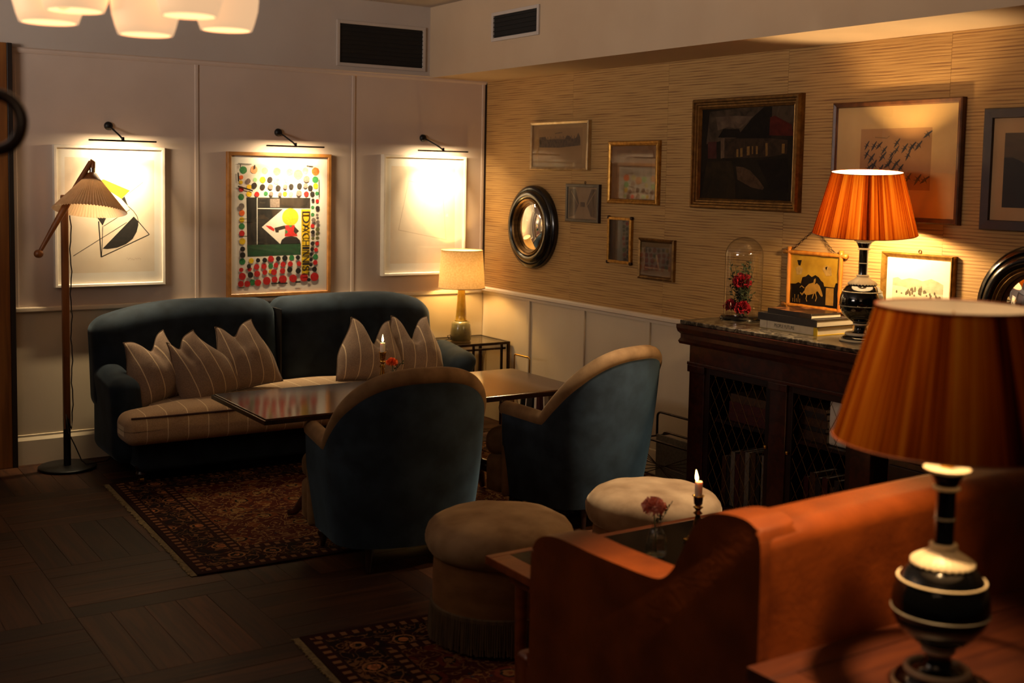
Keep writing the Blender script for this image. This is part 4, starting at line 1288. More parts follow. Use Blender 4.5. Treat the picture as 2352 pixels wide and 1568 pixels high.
def cone_shade(parent, rb, rt_, z0, z1, mat, name='lamp_shade', n=64, rim=M_linen, rimr=0.003):
    bm = bmesh.new()
    lathe(bm, [(rb + (rt_ - rb) * i / 8, z0 + (z1 - z0) * i / 8) for i in range(9)], n)
    bm.normal_update()
    me = bpy.data.meshes.new(name); bm.to_mesh(me); bm.free()
    if sum((p.normal.x * p.center.x + p.normal.y * p.center.y) for p in me.polygons) < 0: me.flip_normals()
    o = link(name, me, mat, parent, smooth=True)
    for r, z in ((rb, z0), (rt_, z1)):
        obj('rim_wire', T([(r * cos(2 * pi * i / n), r * sin(2 * pi * i / n), z) for i in range(n)], rimr, 6, True), rim, o, smooth=True)
    return o


cone_shade(cl, 0.166, 0.148, 0.377, 0.644, M_linen, rim=pm('linen_trim', '#9E8058', '#A98A60', 0.8))
obj('cord', T([(-0.07, 0.02, 0.004), (-0.10, 0.0, 0.02), (-0.115, -0.01, 0.04), (-0.10, -0.02, 0.045), (-0.085, -0.02, 0.02), (-0.12, 0.02, 0.004), (-0.2, 0.10, 0.004)], 0.003, 6), M_cord, cl, smooth=True)

# ------------------------------------------------------------------ long table
TX0, TX1, TY0, TY1, TZ = 1.965, 3.79, 5.045, 5.775, 0.65
lt = thing('long_table', 'long polished dark wood table between the sofa and the armchairs', 'table', ((TX0 + TX1) / 2, (TY0 + TY1) / 2, 0))
hw, hd = (TX1 - TX0) / 2, (TY1 - TY0) / 2
obj('tabletop', B(-hw + 0.012, hw - 0.012, -hd + 0.012, hd - 0.012, TZ - 0.03, TZ, bev=0.003), M_tablewood, lt)
bm = bmesh.new()
prism(bm, [(-hw, -hd), (hw, -hd), (hw, hd), (-hw, hd)], 2, TZ - 0.026, TZ - 0.006)
obj('moulded_edge', bm, M_tableedge, lt)
for sx in (-0.36, 0.42):
    pd = obj('pedestal', L([(0.045, 0.16), (0.06, 0.2), (0.05, 0.26), (0.032, 0.32), (0.03, 0.45), (0.045, 0.53), (0.07, 0.58), (0.09, 0.62)], 24, cap=True), M_mahog, lt, (sx, 0, 0), smooth=True, angle=40)
    for k in range(4):
        an = pi / 4 + k * pi / 2
        pts = [(0.03 * cos(an), 0.03 * sin(an), 0.22), (0.10 * cos(an), 0.10 * sin(an), 0.20), (0.20 * cos(an), 0.20 * sin(an), 0.10), (0.25 * cos(an), 0.25 * sin(an), 0.034), (0.285 * cos(an), 0.285 * sin(an), 0.027)]
        obj('foot', T(pts, 0.03, 10, taper=[0.034, 0.034, 0.026, 0.018, 0.016]), M_mahog, pd, smooth=True)


# candle, candlestick, flower vase
def candlestick(label, loc, h, group=None, square=False):
    t = thing('candlestick', label, 'candlestick', loc, 0.3, group)
    k = h / 0.2
    if square:
        bm = bmesh.new()
        box(bm, -0.036, 0.036, -0.036, 0.036, 0, 0.012, 0.004); box(bm, -0.026, 0.026, -0.026, 0.026, 0.012, 0.022, 0.003)
        obj('foot', bm, M_brass, t)
    else:
        obj('foot', L([(0.0001, 0), (0.045, 0), (0.046, 0.006), (0.036, 0.012), (0.020, 0.022), (0.012, 0.034)], 32), M_brass, t, smooth=True)
    obj('stem', L([(0.010, 0.02), (0.014, 0.034 * k), (0.009, 0.045 * k), (0.012, 0.055 * k), (0.016, 0.075 * k), (0.008, 0.115 * k), (0.017, 0.124 * k), (0.008, 0.134 * k), (0.011, 0.142 * k), (0.018, 0.15 * k), (0.010, 0.156 * k)], 24), M_brass, t, smooth=True)
    obj('candle_cup', L([(0.010, 0.156 * k), (0.015, 0.165 * k), (0.017, 0.194 * k), (0.022, 0.2 * k), (0.018, 0.202 * k), (0.013, 0.19 * k)], 24), M_brass, t, smooth=True)
    return t


def candle(label, loc, h, r, lean=0.0):
    t = thing('candle', label, 'candle', loc)
    obj('wax', L([(0.0001, 0), (r * .92, 0), (r, h * .3), (r, h - 0.003), (r * .9, h), (r * .4, h - 0.003), (0.0001, h - 0.004)], 20), M_wax, t, smooth=True, angle=40)
    obj('wick', T([(0, 0, h - 0.005), (0.0005, 0, h + 0.008)], 0.0012, 6), M_wick, t)
    obj('flame', L([(0.0001, h + 0.003), (0.0045, h + 0.008), (0.0062, h + 0.015), (0.0048, h + 0.025), (0.0022, h + 0.037), (0.0001, h + 0.046)], 14, ripple=lambda k_, a_, r_, z_: (r_, z_)), M_flame, t, rot=(0, lean, 0), smooth=True)
    return t


candlestick('tall turned brass candlestick on the long table by the sofa', (2.781, 5.479, TZ), 0.2, 'brass candlesticks')
candle('short lit white candle in the brass stick on the long table', (2.781, 5.479, TZ + 0.193), 0.055, 0.0135)


def carnation(name, parent, loc, r, mat, seed, squash=0.8):
    rr = random.Random(seed)
    bm = bmesh.new()
    n = 110
    for i in range(n):
        ph = math.acos(1 - 1.55 * (i + .5) / n)
        th = i * 2.39996
        d = Vector((sin(ph) * cos(th), sin(ph) * sin(th), cos(ph) * squash))
        s = d.cross(Vector((0, 0, 1)) if abs(d.z) < .95 else Vector((1, 0, 0))).normalized()
        w = d.cross(s)
        wd = r * rr.uniform(.22, .34)
        tw = rr.uniform(0, pi)
        s2 = s * cos(tw) + w * sin(tw)
        base = d * r * 0.25
        tip = d * r * rr.uniform(.85, 1.08)
        row0 = [base + s2 * wd * .25 * q for q in (-1, 0, 1)]
        row1 = [base.lerp(tip, .7) + s2 * wd * .8 * q + w * rr.uniform(-.06, .06) * r for q in (-1, 0, 1)]
        row2 = [tip + s2 * wd * q + d * rr.uniform(-.08, .05) * r + w * rr.uniform(-.08, .08) * r for q in (-1, 0, 1)]
        grid_surface(bm, [row0, row1, row2])
    return obj(name, bm, mat, parent, loc, smooth=True)


def sprig(bm, p0, d, n, s, seed):
    rr = random.Random(seed)
    p0, d = Vector(p0), Vector(d)
    tube(bm, [p0, p0 + d * .5, p0 + d], 0.0011, 5)
    for i in range(n):
        c = p0 + d * (0.2 + 0.8 * i / n)
        o = Vector((rr.uniform(-1, 1), rr.uniform(-1, 1), rr.uniform(.0, 1))).normalized()
        q = o.cross(Vector((rr.uniform(-1, 1), rr.uniform(-1, 1), rr.uniform(-1, 1)))).normalized() * s * .28
        a_ = bm.verts.new(c); b_ = bm.verts.new(c + o * s * .5 + q); c_ = bm.verts.new(c + o * s); e_ = bm.verts.new(c + o * s * .5 - q)
        bm.faces.new((a_, b_, c_, e_))


def bud_vase(label, loc, h, r, fl_label, fmat, fr, seed, fdir):
    t = thing('bud_vase', label, 'vase', loc)
    rip = lambda k_, a_, r_, z_: (r_ * (1 + (0.05 * cos(a_ * 9) if 1 < k_ < 6 else 0)), z_)
    o = obj('glass_body', L([(0.0001, 0.002), (r * .92, 0.001), (r, h * .08), (r * .98, h * .3), (r * .84, h * .6), (r * .62, h * .76), (r * .42, h * .84), (r * .44, h * .95), (r * .56, h)], 36, ripple=rip), M_clear, t, smooth=True)
    obj('water', L([(0.0001, 0.004), (r * .86, 0.004), (r * .9, h * .3), (r * .78, h * .55), (0.0001, h * .55)], 28), glassy('water', (0.93, 0.95, 0.92), 0.0, 1.33, 1.2), t, smooth=True, angle=40)
    f = thing('carnation', fl_label, 'flower', loc)
    top = Vector(fdir)
    obj('stem', T([(0, 0, 0.012), (top.x * .3, top.y * .3, h * .6), tuple(top * 0.94)], 0.0022, 6), M_stem, f, smooth=True)
    carnation('blossom', f, tuple(top), fr, fmat, seed)
    bm = bmesh.new()
    sprig(bm, (0.004, 0, h * .85), (0.045, -0.022, h * .75), 9, 0.018, seed)
    sprig(bm, (-0.004, 0, h * .85), (0.03, -0.01, h * .55), 7, 0.016, seed + 1)
    stuff(obj('foliage', bm, M_leaf, f))
    return t


bud_vase('small clear glass bud vase on the long table', (2.890, 5.565, TZ), 0.085, 0.030, 'orange carnation in the bud vase on the long table', M_orangeflower, 0.032, 3, (-0.008, 0.0, 0.125))


# ------------------------------------------------------------------ armchairs
def armchair(label, loc, rotz):
    t = thing('armchair', label, 'armchair', loc, rotz, 'blue velvet tub armchairs')
    N = 64
    hwT, hwB = 0.375, 0.330
    yF = 0.268
    back_T, back_B = -0.329, -0.215
    path = []
    # straight left side, half ellipse behind, straight right side; param list of (top point, bottom point, outward normal)
    for i in range(14):
        y = yF - (yF + 0.02) * i / 14
        path.append(('s', -1, y))
    for i in range(N + 1):
        path.append(('c', pi + pi * i / N, 0))
    for i in range(1, 15):
        y = -0.02 + (yF + 0.02) * i / 14
        path.append(('s', 1, y))
    pts = []
    for k, a_, y in path:
        if k == 's':
            top = Vector((a_ * hwT, y, 0)); bot = Vector((a_ * hwB, y * 0.98, 0)); nrm = Vector((a_, 0, 0))
        else:
            e = 0.86
            cx_, sy_ = cos(a_), sin(a_)
            top = Vector((hwT * math.copysign(abs(cx_) ** e, cx_), -0.02 + (back_T + 0.02) * -math.copysign(abs(sy_) ** e, sy_) * 1.0, 0))
            bot = Vector((hwB * math.copysign(abs(cx_) ** e, cx_), -0.02 + (back_B + 0.02) * -math.copysign(abs(sy_) ** e, sy_), 0))
            nrm = Vector((cx_ / hwT, sy_ / abs(back_T), 0)).normalized()
        q = max(0.0, min(1.0, (-0.0 - top.y) / (abs(back_T))))
        h = 0.585 - 0.015 * (1 - (yF - max(top.y, -0.02)) / (yF + 0.02)) + 0.015
        h = 0.578 + 0.335 * (q ** 0.92 if q > 0 else 0) - 0.03 * q * q
        if k == 's': h = 0.588 - 0.022 * (yF - y) / (yF + 0.02)
        else: h = 0.566 + 0.338 * (1 - (1 - q) ** 1.12)
        top.z = h
        bot.z = 0.12
        pts.append((top, bot, nrm))
    # outer velvet
    bm = bmesh.new()
    rows = []
    K = 12
    for j in range(K + 1):
        s = j / K
        row = []
        for top, bot, nrm in pts:
            p = bot.lerp(top, s)
            p = p + nrm * 0.012 * sin(pi * s)
            row.append(p)
        rows.append(row)
    grid_surface(bm, rows)
    # underside return
    o = obj('outer_back', bm, M_velvet, t, smooth=True)
    # inner lining
    bm = bmesh.new()
    rows = []
    for j in range(9):
        s = j / 8
        row = []
        for top, bot, nrm in pts:
            a0 = bot + Vector((0, 0, 0.18))
            p = a0.lerp(top, s) - nrm * (0.075 - 0.008 * sin(pi * s))
            row.append(p)
        rows.append(row)
    grid_surface(bm, rows)
    obj('inner_back', bm, M_beige, t, smooth=True)
    # padded top roll
    roll_pts = [top - nrm * 0.033 + Vector((0, 0, -0.004)) for top, bot, nrm in pts]
    bm = bmesh.new()
    roll_pts[0] = roll_pts[0] + Vector((0, 0.0, 0))
    tp = [0.040] * len(roll_pts)
    ends = []
    for p in (roll_pts[0], roll_pts[-1]):
        ends.append([p + Vector((0, 0.040 * sin(R(a_)), 0)) for a_ in (30, 55, 75, 88)])
    cap = [0.040 * cos(R(a_)) + 0.0006 for a_ in (30, 55, 75, 88)]
    tube(bm, ends[0][::-1] + roll_pts + ends[1], 0.04, 16, taper=cap[::-1] + tp + cap)
    obj('padded_roll', bm, M_beige, t, smooth=True)
    # arm fronts
    for s in (-1, 1):
        bm = soft(0.040, 0.020, 0.225, 0.019, lambda q: (q[0] + s * 0.020 * (q[2] + .2), q[1], q[2]), m=4, k=3)
        obj('arm_front', bm, M_beige, t, (s * (hwT - 0.052), yF - 0.006, 0.345), smooth=True)
    obj('seat_base', soft(0.262, 0.24, 0.10, 0.03, lambda q: (q[0] * (1 - 0.35 * sstep(-q[1] / .24)), q[1] * 0.9, q[2]) if q[1] < 0.10 else (q[0] * (1 + 0.36 * sstep((q[1] - .10) / .03)), q[1] * 0.95, q[2]), m=12), M_beige, t, (0, 0.180, 0.225), smooth=True)
    obj('seat_cushion', soft(0.262, 0.32, 0.075, 0.06, lambda q: (q[0] * (1 - 0.3 * sstep(-q[1] / .32)) * (1 + 0.36 * sstep((q[1] - .17) / .03)), q[1] * 0.86 + (0.02 if q[1] > 0.16 else 0), q[2] + (0.025 * (1 - (q[0] / .262) ** 2) * (1 - (q[1] / .32) ** 2) if q[2] > 0 else 0)), m=14, k=3), M_beige, t, (0, 0.138, 0.385), smooth=True)
    for x, y in ((-0.27, 0.27), (0.27, 0.27), (-0.20, -0.15), (0.20, -0.15)):
        obj('leg', T([(x * 1.05, y * 1.05, 0.010), (x, y, 0.14)], 0.016, 10, taper=[0.012, 0.021]), M_darkwood, t, smooth=True, angle=50)
    return t


armchair('left blue velvet tub armchair seen from behind, on the patterned rug', (2.514, 4.757, 0), R(-6.8))
armchair('right blue velvet tub armchair seen from behind, near the wainscot wall', (3.672, 4.866, 0), R(13.2))


# ------------------------------------------------------------------ rugs
def rug(label, cx, cy, hx, hy, rot, mat):
    t = thing('rug', label, 'rug', (cx, cy, 0.0005), rot)
    obj('pile', soft(hx, hy, 0.0042, 0.003, m=24, k=1), mat, t, (0, 0, 0.0043))
    bm = bmesh.new()
    for s in (-1, 1):
        n = int(hy * 2 / 0.009)
        for i in range(n):
            y = -hy + 2 * hy * (i + .5) / n
            ln = 0.028 + rnd.uniform(-.006, .006)
            box(bm, *(sorted((s * hx, s * (hx + ln)))), y - 0.0032, y + 0.0032, 0.0005, 0.004)
    stuff(obj('fringe', bm, M_fringe_rug, t))
    return t


hx1, hy1 = 1.45, 0.865
c_, s_ = cos(R(-2)), sin(R(-2))
rc = (1.628 + hx1 * c_ - hy1 * s_, 4.972 + hx1 * s_ + hy1 * c_)
rug('large dark patterned oriental rug under the sofa table and armchairs', rc[0], rc[1], hx1, hy1, R(-2), rug_mat('rug_one', hx1, hy1, '#4A1A12', '#8A6A3E', '#6E3A1E', 1))
hx2, hy2 = 1.2, 0.75
c_, s_ = cos(R(-4)), sin(R(-4))
rc = (1.735 + hx2 * c_ + hy2 * s_, 4.095 + hx2 * s_ - hy2 * c_)
rug('dark red patterned rug under the poufs and the low table', rc[0], rc[1], hx2, hy2, R(-4), rug_mat('rug_two', hx2, hy2, '#3A120E', '#6E4A2A', '#551F14', 2))


# ------------------------------------------------------------------ poufs
def pouf(label, loc, rot):
    t = thing('pouf', label, 'pouf', loc, rot, 'beige velvet poufs with fringe')
    def tuft(k_, a_, r_, z_):
        if k_ in (1, 2, 3, 4): return (r_ * (1 + 0.008 * cos(a_ * 40) * (1.2 - 0.25 * k_) + 0.004 * cos(a_ * 23)), z_)
        return (r_ + 0.006 * mnoise.noise(Vector((cos(a_) * 2, sin(a_) * 2, k_ * .4))), z_ + 0.006 * mnoise.noise(Vector((cos(a_) * r_ * 9, sin(a_) * r_ * 9, 3.3))))
    obj('top_cushion', L([(0.235, 0.330), (0.262, 0.333), (0.276, 0.348), (0.286, 0.372), (0.288, 0.398), (0.280, 0.424), (0.262, 0.446), (0.23, 0.462), (0.18, 0.473), (0.12, 0.479), (0.06, 0.481), (0.0001, 0.482)], 120, ripple=tuft), M_poufbeige, t, smooth=True)
    obj('drum', L([(0.252, 0.03), (0.256, 0.10), (0.257, 0.25), (0.252, 0.335)], 80), M_poufside, t, smooth=True)
    obj('braid', L([(0.258, 0.128), (0.265, 0.132), (0.265, 0.146), (0.258, 0.150)], 80), M_fringe, t, smooth=True, angle=30)
    bm = bmesh.new()
    n = 190
    for i in range(n):
        a_ = 2 * pi * i / n
        r1 = 0.2655 + rnd.uniform(-.001, .004)
        ln = 0.011 + rnd.uniform(0, .008)
        tube(bm, [(0.2615 * cos(a_), 0.2615 * sin(a_), 0.138), (r1 * cos(a_), r1 * sin(a_), 0.07), ((r1 + rnd.uniform(0, .008)) * cos(a_ + rnd.uniform(-.008, .008)), (r1 + .004) * sin(a_), ln)], 0.0042, 5)
    stuff(obj('fringe', bm, M_fringe, t))
    return t


pouf('round beige velvet pouf with long fringe left of the low table', (2.41, 3.74, 0.009), 0)
pouf('round beige velvet pouf behind the low table, lit pale on top', (3.20, 3.77, 0.0), 1.3)

# ------------------------------------------------------------------ low table with candle and vase
LX0, LX1, LY0, LY1, LZ = 2.066, 3.27, 2.80, 3.295, 0.50
lo = thing('low_table', 'low table with black glossy inset top between the leather bench and poufs', 'table', ((LX0 + LX1) / 2, (LY0 + LY1) / 2, 0))
hw, hd = (LX1 - LX0) / 2, (LY1 - LY0) / 2
bm = bmesh.new()
for a0, a1, b0, b1 in ((-hw, hw, -hd, -hd + .075), (-hw, hw, hd - .03, hd), (-hw, -hw + .078, -hd + .075, hd - .03), (hw - .078, hw, -hd + .075, hd - .03)):
    box(bm, a0, a1, b0, b1, LZ - 0.028, LZ, 0.002)
obj('top_frame', bm, M_honey, lo)
obj('black_inset', B(-hw + .078, hw - .078, -hd + .075, hd - .03, LZ - 0.02, LZ - 0.0015), pm('black_inset_gloss', '#070505', '#0B0807', 0.16, scale=(10, 10, 10), spec=0.08), lo)
obj('apron', B(-hw + .06, hw - .06, -hd + .06, hd - .06, LZ - 0.085, LZ - 0.028), M_honey, lo)
for x in (-hw + .09, hw - .09):
    for y in (-hd + .09, hd - .09):
        obj('leg', T([(x, y, 0.009), (x, y, LZ - .03)], 0.022, 10, taper=[0.016, 0.026]), M_honey, lo, smooth=True, angle=50)
candlestick('small brass candlestick with square foot on the low table', (2.800, 3.056, LZ), 0.165, 'brass candlesticks', True)
candle('short lit white candle in the brass stick on the low table', (2.800, 3.056, LZ + 0.158), 0.058, 0.0135, R(-8))
bud_vase('ribbed clear glass bud vase on the low table', (2.569, 3.006, LZ), 0.118, 0.036, 'coral pink carnation in the ribbed vase on the low table', M_pink, 0.042, 11, (-0.004, 0.012, 0.165))

# ------------------------------------------------------------------ leather bench
be = thing('leather_bench', 'tan leather settle with shaped end panel seen from behind in the foreground', 'bench', (1.845, 1.815, 0))
prof = [(0.0, 0.02), (-0.005, 0.5), (-0.008, 0.9), (0.0, 0.995), (0.015, 1.016), (0.05, 1.026), (0.11, 1.022), (0.16, 1.008), (0.195, 0.985), (0.225, 0.945), (0.25, 0.895), (0.28, 0.845), (0.315, 0.812), (0.36, 0.800), (0.45, 0.795), (0.60, 0.791), (0.70, 0.792), (0.78, 0.788), (0.84, 0.770), (0.875, 0.735), (0.885, 0.69), (0.885, 0.42), (0.895, 0.37), (0.895, 0.02)]
def smooth_outline(pts, n=4):
    out = []
    m = len(pts)
    for i in range(m - 1):
        p0, p1, p2, p3 = (Vector(pts[max(i - 1, 0)]), Vector(pts[i]), Vector(pts[i + 1]), Vector(pts[min(i + 2, m - 1)]))
        for k_ in range(n):
            t = k_ / n
            out.append(tuple(0.5 * ((2 * p1) + (p2 - p0) * t + (2 * p0 - 5 * p1 + 4 * p2 - p3) * t * t + (3 * p1 - p0 - 3 * p2 + p3) * t ** 3)))
    out.append(pts[-1])
    return out


prof = smooth_outline(prof)
for k, x in enumerate((0.0, 1.80)):
    bm = bmesh.new()
    fs = prism(bm, prof, 0, x, x + 0.115)
    eds = [e for e in bm.edges if abs(e.verts[0].co.x - e.verts[1].co.x) < 1e-6]
    bmesh.ops.bevel(bm, geom=eds, offset=0.013, segments=3, affect='EDGES', profile=0.5)
    obj('end_panel', bm, M_leather, be, smooth=True, angle=35)


def bback(q):
    x, y, z = q
    return (x, y + 0.06 * (z - .3) * 0.5, z + (0.012 * (1 - (x / .85) ** 2) if z > 0 else 0))


obj('backrest', soft(0.955, 0.082, 0.487, 0.045, bback, m=16, k=4), M_leather, be, (0.958, 0.068, 0.524), smooth=True)
for z in (0.86, 0.79):
    obj('seam', T([(0.03 + 1.85 * i / 20, -0.0145 + 0.03 * (z - .525) + 0.0015, z + 0.004 * sin(i * 1.7)) for i in range(21)], 0.0024, 6), M_leather, be, smooth=True)
obj('seat', soft(0.84, 0.37, 0.075, 0.05, m=10, k=3), M_leather, be, (0.96, 0.56, 0.335), smooth=True)
obj('seat_rail', B(0.117, 1.798, 0.20, 0.90, 0.06, 0.262, bev=0.01), M_leather, be)
obj('front_rail', soft(0.058, 0.035, 0.19, 0.02, m=3, k=2), M_leather, be, (0.058, 0.925, 0.215), smooth=True)

# ------------------------------------------------------------------ foreground table and the two matching lamps
ft = thing('front_table', 'reddish wood table in the right foreground behind the leather bench', 'table', (2.66, 1.36, 0))
FX0, FX1, FY0, FY1, FZ = -0.855, 1.0, -0.62, 0.44, 0.72
bm = bmesh.new()
w_ = 0.075
for a0, a1, b0, b1 in ((FX0, FX1, FY0, FY0 + w_), (FX0, FX1, FY1 - w_, FY1), (FX0, FX0 + w_, FY0 + w_, FY1 - w_), (FX1 - w_, FX1, FY0 + w_, FY1 - w_)):
    box(bm, a0, a1, b0, b1, FZ - 0.03, FZ, 0.002)
M_front = pm('front_table_wood', '#34140A', '#47200E', 0.4, scale=(2.5, 26, 26), distort=0.6, coat=0.1)
obj('top_frame', bm, M_front, ft)
obj('top_panel', B(FX0 + w_ + .003, FX1 - w_ - .003, FY0 + w_ + .003, FY1 - w_ - .003, FZ - 0.03, FZ - 0.0012), M_front, ft)
obj('apron', B(FX0 + .05, FX1 - .05, FY0 + .05, FY1 - .05, FZ - 0.11, FZ - 0.03), M_mahog, ft)
for x in (FX0 + .09, FX1 - .09):
    for y in (FY0 + .09, FY1 - .09):
        obj('leg', B(x - .03, x + .03, y - .03, y + .03, 0, FZ - .03, bev=0.006), M_mahog, ft)


def big_lamp(label, loc, rotz):
    t = thing('table_lamp', label, 'lamp', loc, rotz, 'black and ivory lamps with veneer shades')
    obj('black_base', L([(0.0001, 0), (0.088, 0), (0.088, 0.012), (0.080, 0.022), (0.066, 0.030), (0.050, 0.034), (0.030, 0.045), (0.027, 0.070), (0.033, 0.082), (0.042, 0.092), (0.060, 0.102), (0.082, 0.122), (0.095, 0.148), (0.0995, 0.176), (0.097, 0.203), (0.088, 0.230), (0.073, 0.252), (0.055, 0.264), (0.026, 0.276), (0.0205, 0.30), (0.0205, 0.418), (0.024, 0.432), (0.031, 0.448), (0.036, 0.458), (0.0001, 0.459)], 48), M_blackglaze, t, smooth=True)

    def ring(r, z, tr, m, name='ivory_ring', sq=1.0):
        obj(name, T([(r * cos(2 * pi * i / 48), r * sin(2 * pi * i / 48), z) for i in range(48)], tr, 8, True), m, t, smooth=True)
    ring(0.0885, 0.006, 0.0058, M_ivory)
    ring(0.062, 0.034, 0.0075, M_ivory)
    ring(0.030, 0.079, 0.006, M_ivory)
    ring(0.040, 0.094, 0.0035, M_ivory)
    ring(0.0985, 0.165, 0.0024, M_greyring, 'grey_ring')
    ring(0.0885, 0.230, 0.0026, M_ivory)
    ring(0.0205, 0.360, 0.0022, M_greyring, 'grey_ring')
    ring(0.0245, 0.425, 0.0042, M_ivory)
    ring(0.0235, 0.302, 0.0055, M_ivory)
    rip = lambda k_, a_, r_, z_: (r_, z_ - (0.005 * abs(sin(a_ * 14)) if k_ >= 4 else 0))
    obj('ivory_shoulder', L([(0.0225, 0.304), (0.027, 0.296), (0.037, 0.287), (0.051, 0.279), (0.0645, 0.270), (0.0655, 0.2665), (0.061, 0.266)], 112, ripple=rip), M_ivory, t, smooth=True)
    obj('ivory_cap', L([(0.034, 0.457), (0.046, 0.462), (0.0475, 0.466), (0.044, 0.468), (0.0001, 0.468)], 40), M_ivory, t, smooth=True, angle=50)
    obj('bulb_holder', T([(0, 0, 0.468), (0, 0, 0.55)], 0.014, 12), M_brass, t, smooth=True, angle=40)
    cone_shade(t, 0.234, 0.158, 0.524, 0.804, M_veneer, rim=pm('veneer_rim', '#5A2408', '#6A2E0C', 0.6), rimr=0.0018)
    bm = bmesh.new()
    for k in range(3):
        an = 2 * pi * k / 3 + 0.15
        tube(bm, [(0, 0, 0.770), (0.157 * cos(an), 0.157 * sin(an), 0.778)], 0.0022, 6)
    tube(bm, [(0, 0, 0.55), (0.03, 0, 0.60), (0.03, 0, 0.72), (0, 0, 0.772)], 0.0018, 6)
    tube(bm, [(0, 0, 0.55), (-0.03, 0, 0.60), (-0.03, 0, 0.72), (0, 0, 0.772)], 0.0018, 6)
    obj('shade_carrier', bm, M_brass, t)
    return t


lamp = big_lamp('black and ivory lamp with dim red brown veneer shade in the near right foreground', (2.088, 1.525, FZ), 0.5)
lamp2 = dup(lamp, (4.30, 3.64, 1.05), 2.1, 'black and ivory lamp with glowing orange veneer shade on the sideboard', 'black and ivory lamps with veneer shades')

for ch in lamp2.children:
    if ch.name.split('.')[0] in ('lamp_shade', 'shade_carrier'):
        # the shade sits a little lower and leans towards the room
        piv = Matrix.Translation((0, 0, 0.62))
        ch.matrix_basis = Matrix.Translation((0, 0, -0.028)) @ piv @ Matrix.Rotation(R(5.3), 4, Matrix.Rotation(-2.1, 3, 'Z') @ Vector((0.646, -0.763, 0))) @ piv.inverted()

# ------------------------------------------------------------------ sideboard
SY0, SY1, SXF = 3.385, 4.576, 4.10
sb = thing('sideboard', 'dark wooden bookcase sideboard with marble top against the wallpapered wall', 'sideboard', (4.33, (SY0 + SY1) / 2, 0))
ox, oy = 4.33, (SY0 + SY1) / 2
def sbox(name, x0, x1, y0, y1, z0, z1, m, bev=0.0, parent=None): return obj(name, B(x0 - ox, x1 - ox, y0 - oy, y1 - oy, z0, z1, bev=bev), m, parent or sb)
sbox('marble_top', 4.075, RX - 0.004, 3.315, 4.632, 1.030, 1.05, M_marble, 0.004)
bm = bmesh.new()
prism(bm, [(RX - 0.006 - ox, 0.925), (4.085 - ox, 0.925), (4.075 - ox, 0.940), (4.092 - ox, 0.955), (4.092 - ox, 0.975), (4.070 - ox, 0.990), (4.060 - ox, 1.010), (4.060 - ox, 1.029), (RX - 0.006 - ox, 1.029)], 1, 3.305 - oy, 4.642 - oy)
obj('cornice', bm, M_mahog, sb)
sbox('frieze', 4.10, RX - 0.006, SY0, SY1, 0.835, 0.925, M_mahog)
sbox('frieze_bead', 4.088, 4.10, SY0 - 0.008, SY1 + 0.008, 0.822, 0.838, M_mahog, 0.003)
sbox('back_panel', 4.555, RX - 0.006, SY0, SY1, 0.0, 0.835, M_darkwood)
for y0, y1 in ((SY0, SY0 + 0.02), (SY1 - 0.02, SY1)): sbox('side_panel', 4.13, 4.555, y0, y1, 0.10, 0.835, M_darkwood)
sbox('plinth', 4.085, RX - 0.006, SY0 - 0.012, SY1 + 0.012, 0.0, 0.10, M_mahog, 0.005)
sbox('divider', 4.13, 4.555, 3.935, 3.955, 0.10, 0.835, M_darkwood)
for y0, y1 in ((SY0 + 0.02, 3.935), (3.955, SY1 - 0.02)):
    sbox('shelf', 4.15, 4.555, y0, y1, 0.545, 0.562, M_darkwood)
    sbox('cabinet_floor', 4.13, 4.555, y0, y1, 0.10, 0.118, M_darkwood)
for y0, y1 in ((SY0, SY0 + 0.115), (3.89, 4.0), (SY1 - 0.115, SY1)):
    pl_ = sbox('pilaster', 4.10, 4.13, y0, y1, 0.10, 0.822, M_mahog, 0.004)
    sbox('capital', 4.09, 4.10, y0 - 0.006, y1 + 0.006, 0.785, 0.822, M_mahog, 0.003, pl_)
for k, (y0, y1) in enumerate(((3.50, 3.89), (4.0, 4.461))):
    bm = bmesh.new()
    f = 0.032
    for a0, a1, b0, b1 in ((y0, y0 + f, 0.105, 0.82), (y1 - f, y1, 0.105, 0.82), (y0 + f, y1 - f, 0.105, 0.105 + f), (y0 + f, y1 - f, 0.82 - f, 0.82)):
        box(bm, 4.108 - ox, 4.126 - ox, a0 - oy, a1 - oy, b0, b1, 0.002)
    d = obj('door', bm, M_darkwood, sb)
    bm = bmesh.new()
    ya, yb, za, zb = y0 + f, y1 - f, 0.105 + f, 0.82 - f
    st_ = 0.066
    slope = 1.75
    n0 = -14
    for i in range(-20, 24):
        for sg in (1, -1):
            # line z = za + slope*sg*(y - c)
            c = ya + i * st_
            seg = []
            for y in (ya, yb):
                z = za + slope * sg * (y - c)
                seg.append((y, z))
            (ya_, z1_), (yb_, z2_) = seg
            # clip to za..zb
            def at(z): return c + (z - za) / (slope * sg)
            lo_, hi_ = sorted((at(za), at(zb)))
            l, h_ = max(ya, lo_), min(yb, hi_)
            if h_ - l < 0.004: continue
            tube(bm, [(4.117 - ox + (0.0012 * sg), l - oy, za + slope * sg * (l - c)), (4.117 - ox + 0.0012 * sg, h_ - oy, za + slope * sg * (h_ - c))], 0.0013, 4)
    obj('wire_lattice', bm, M_wire, d)
    obj('knob', soft(0.010, 0.010, 0.010, 0.0095, m=1, k=3), M_brass, d, (4.10 - ox, (y0 + .016 if k == 1 else y1 - .016) - oy, 0.5), smooth=True)


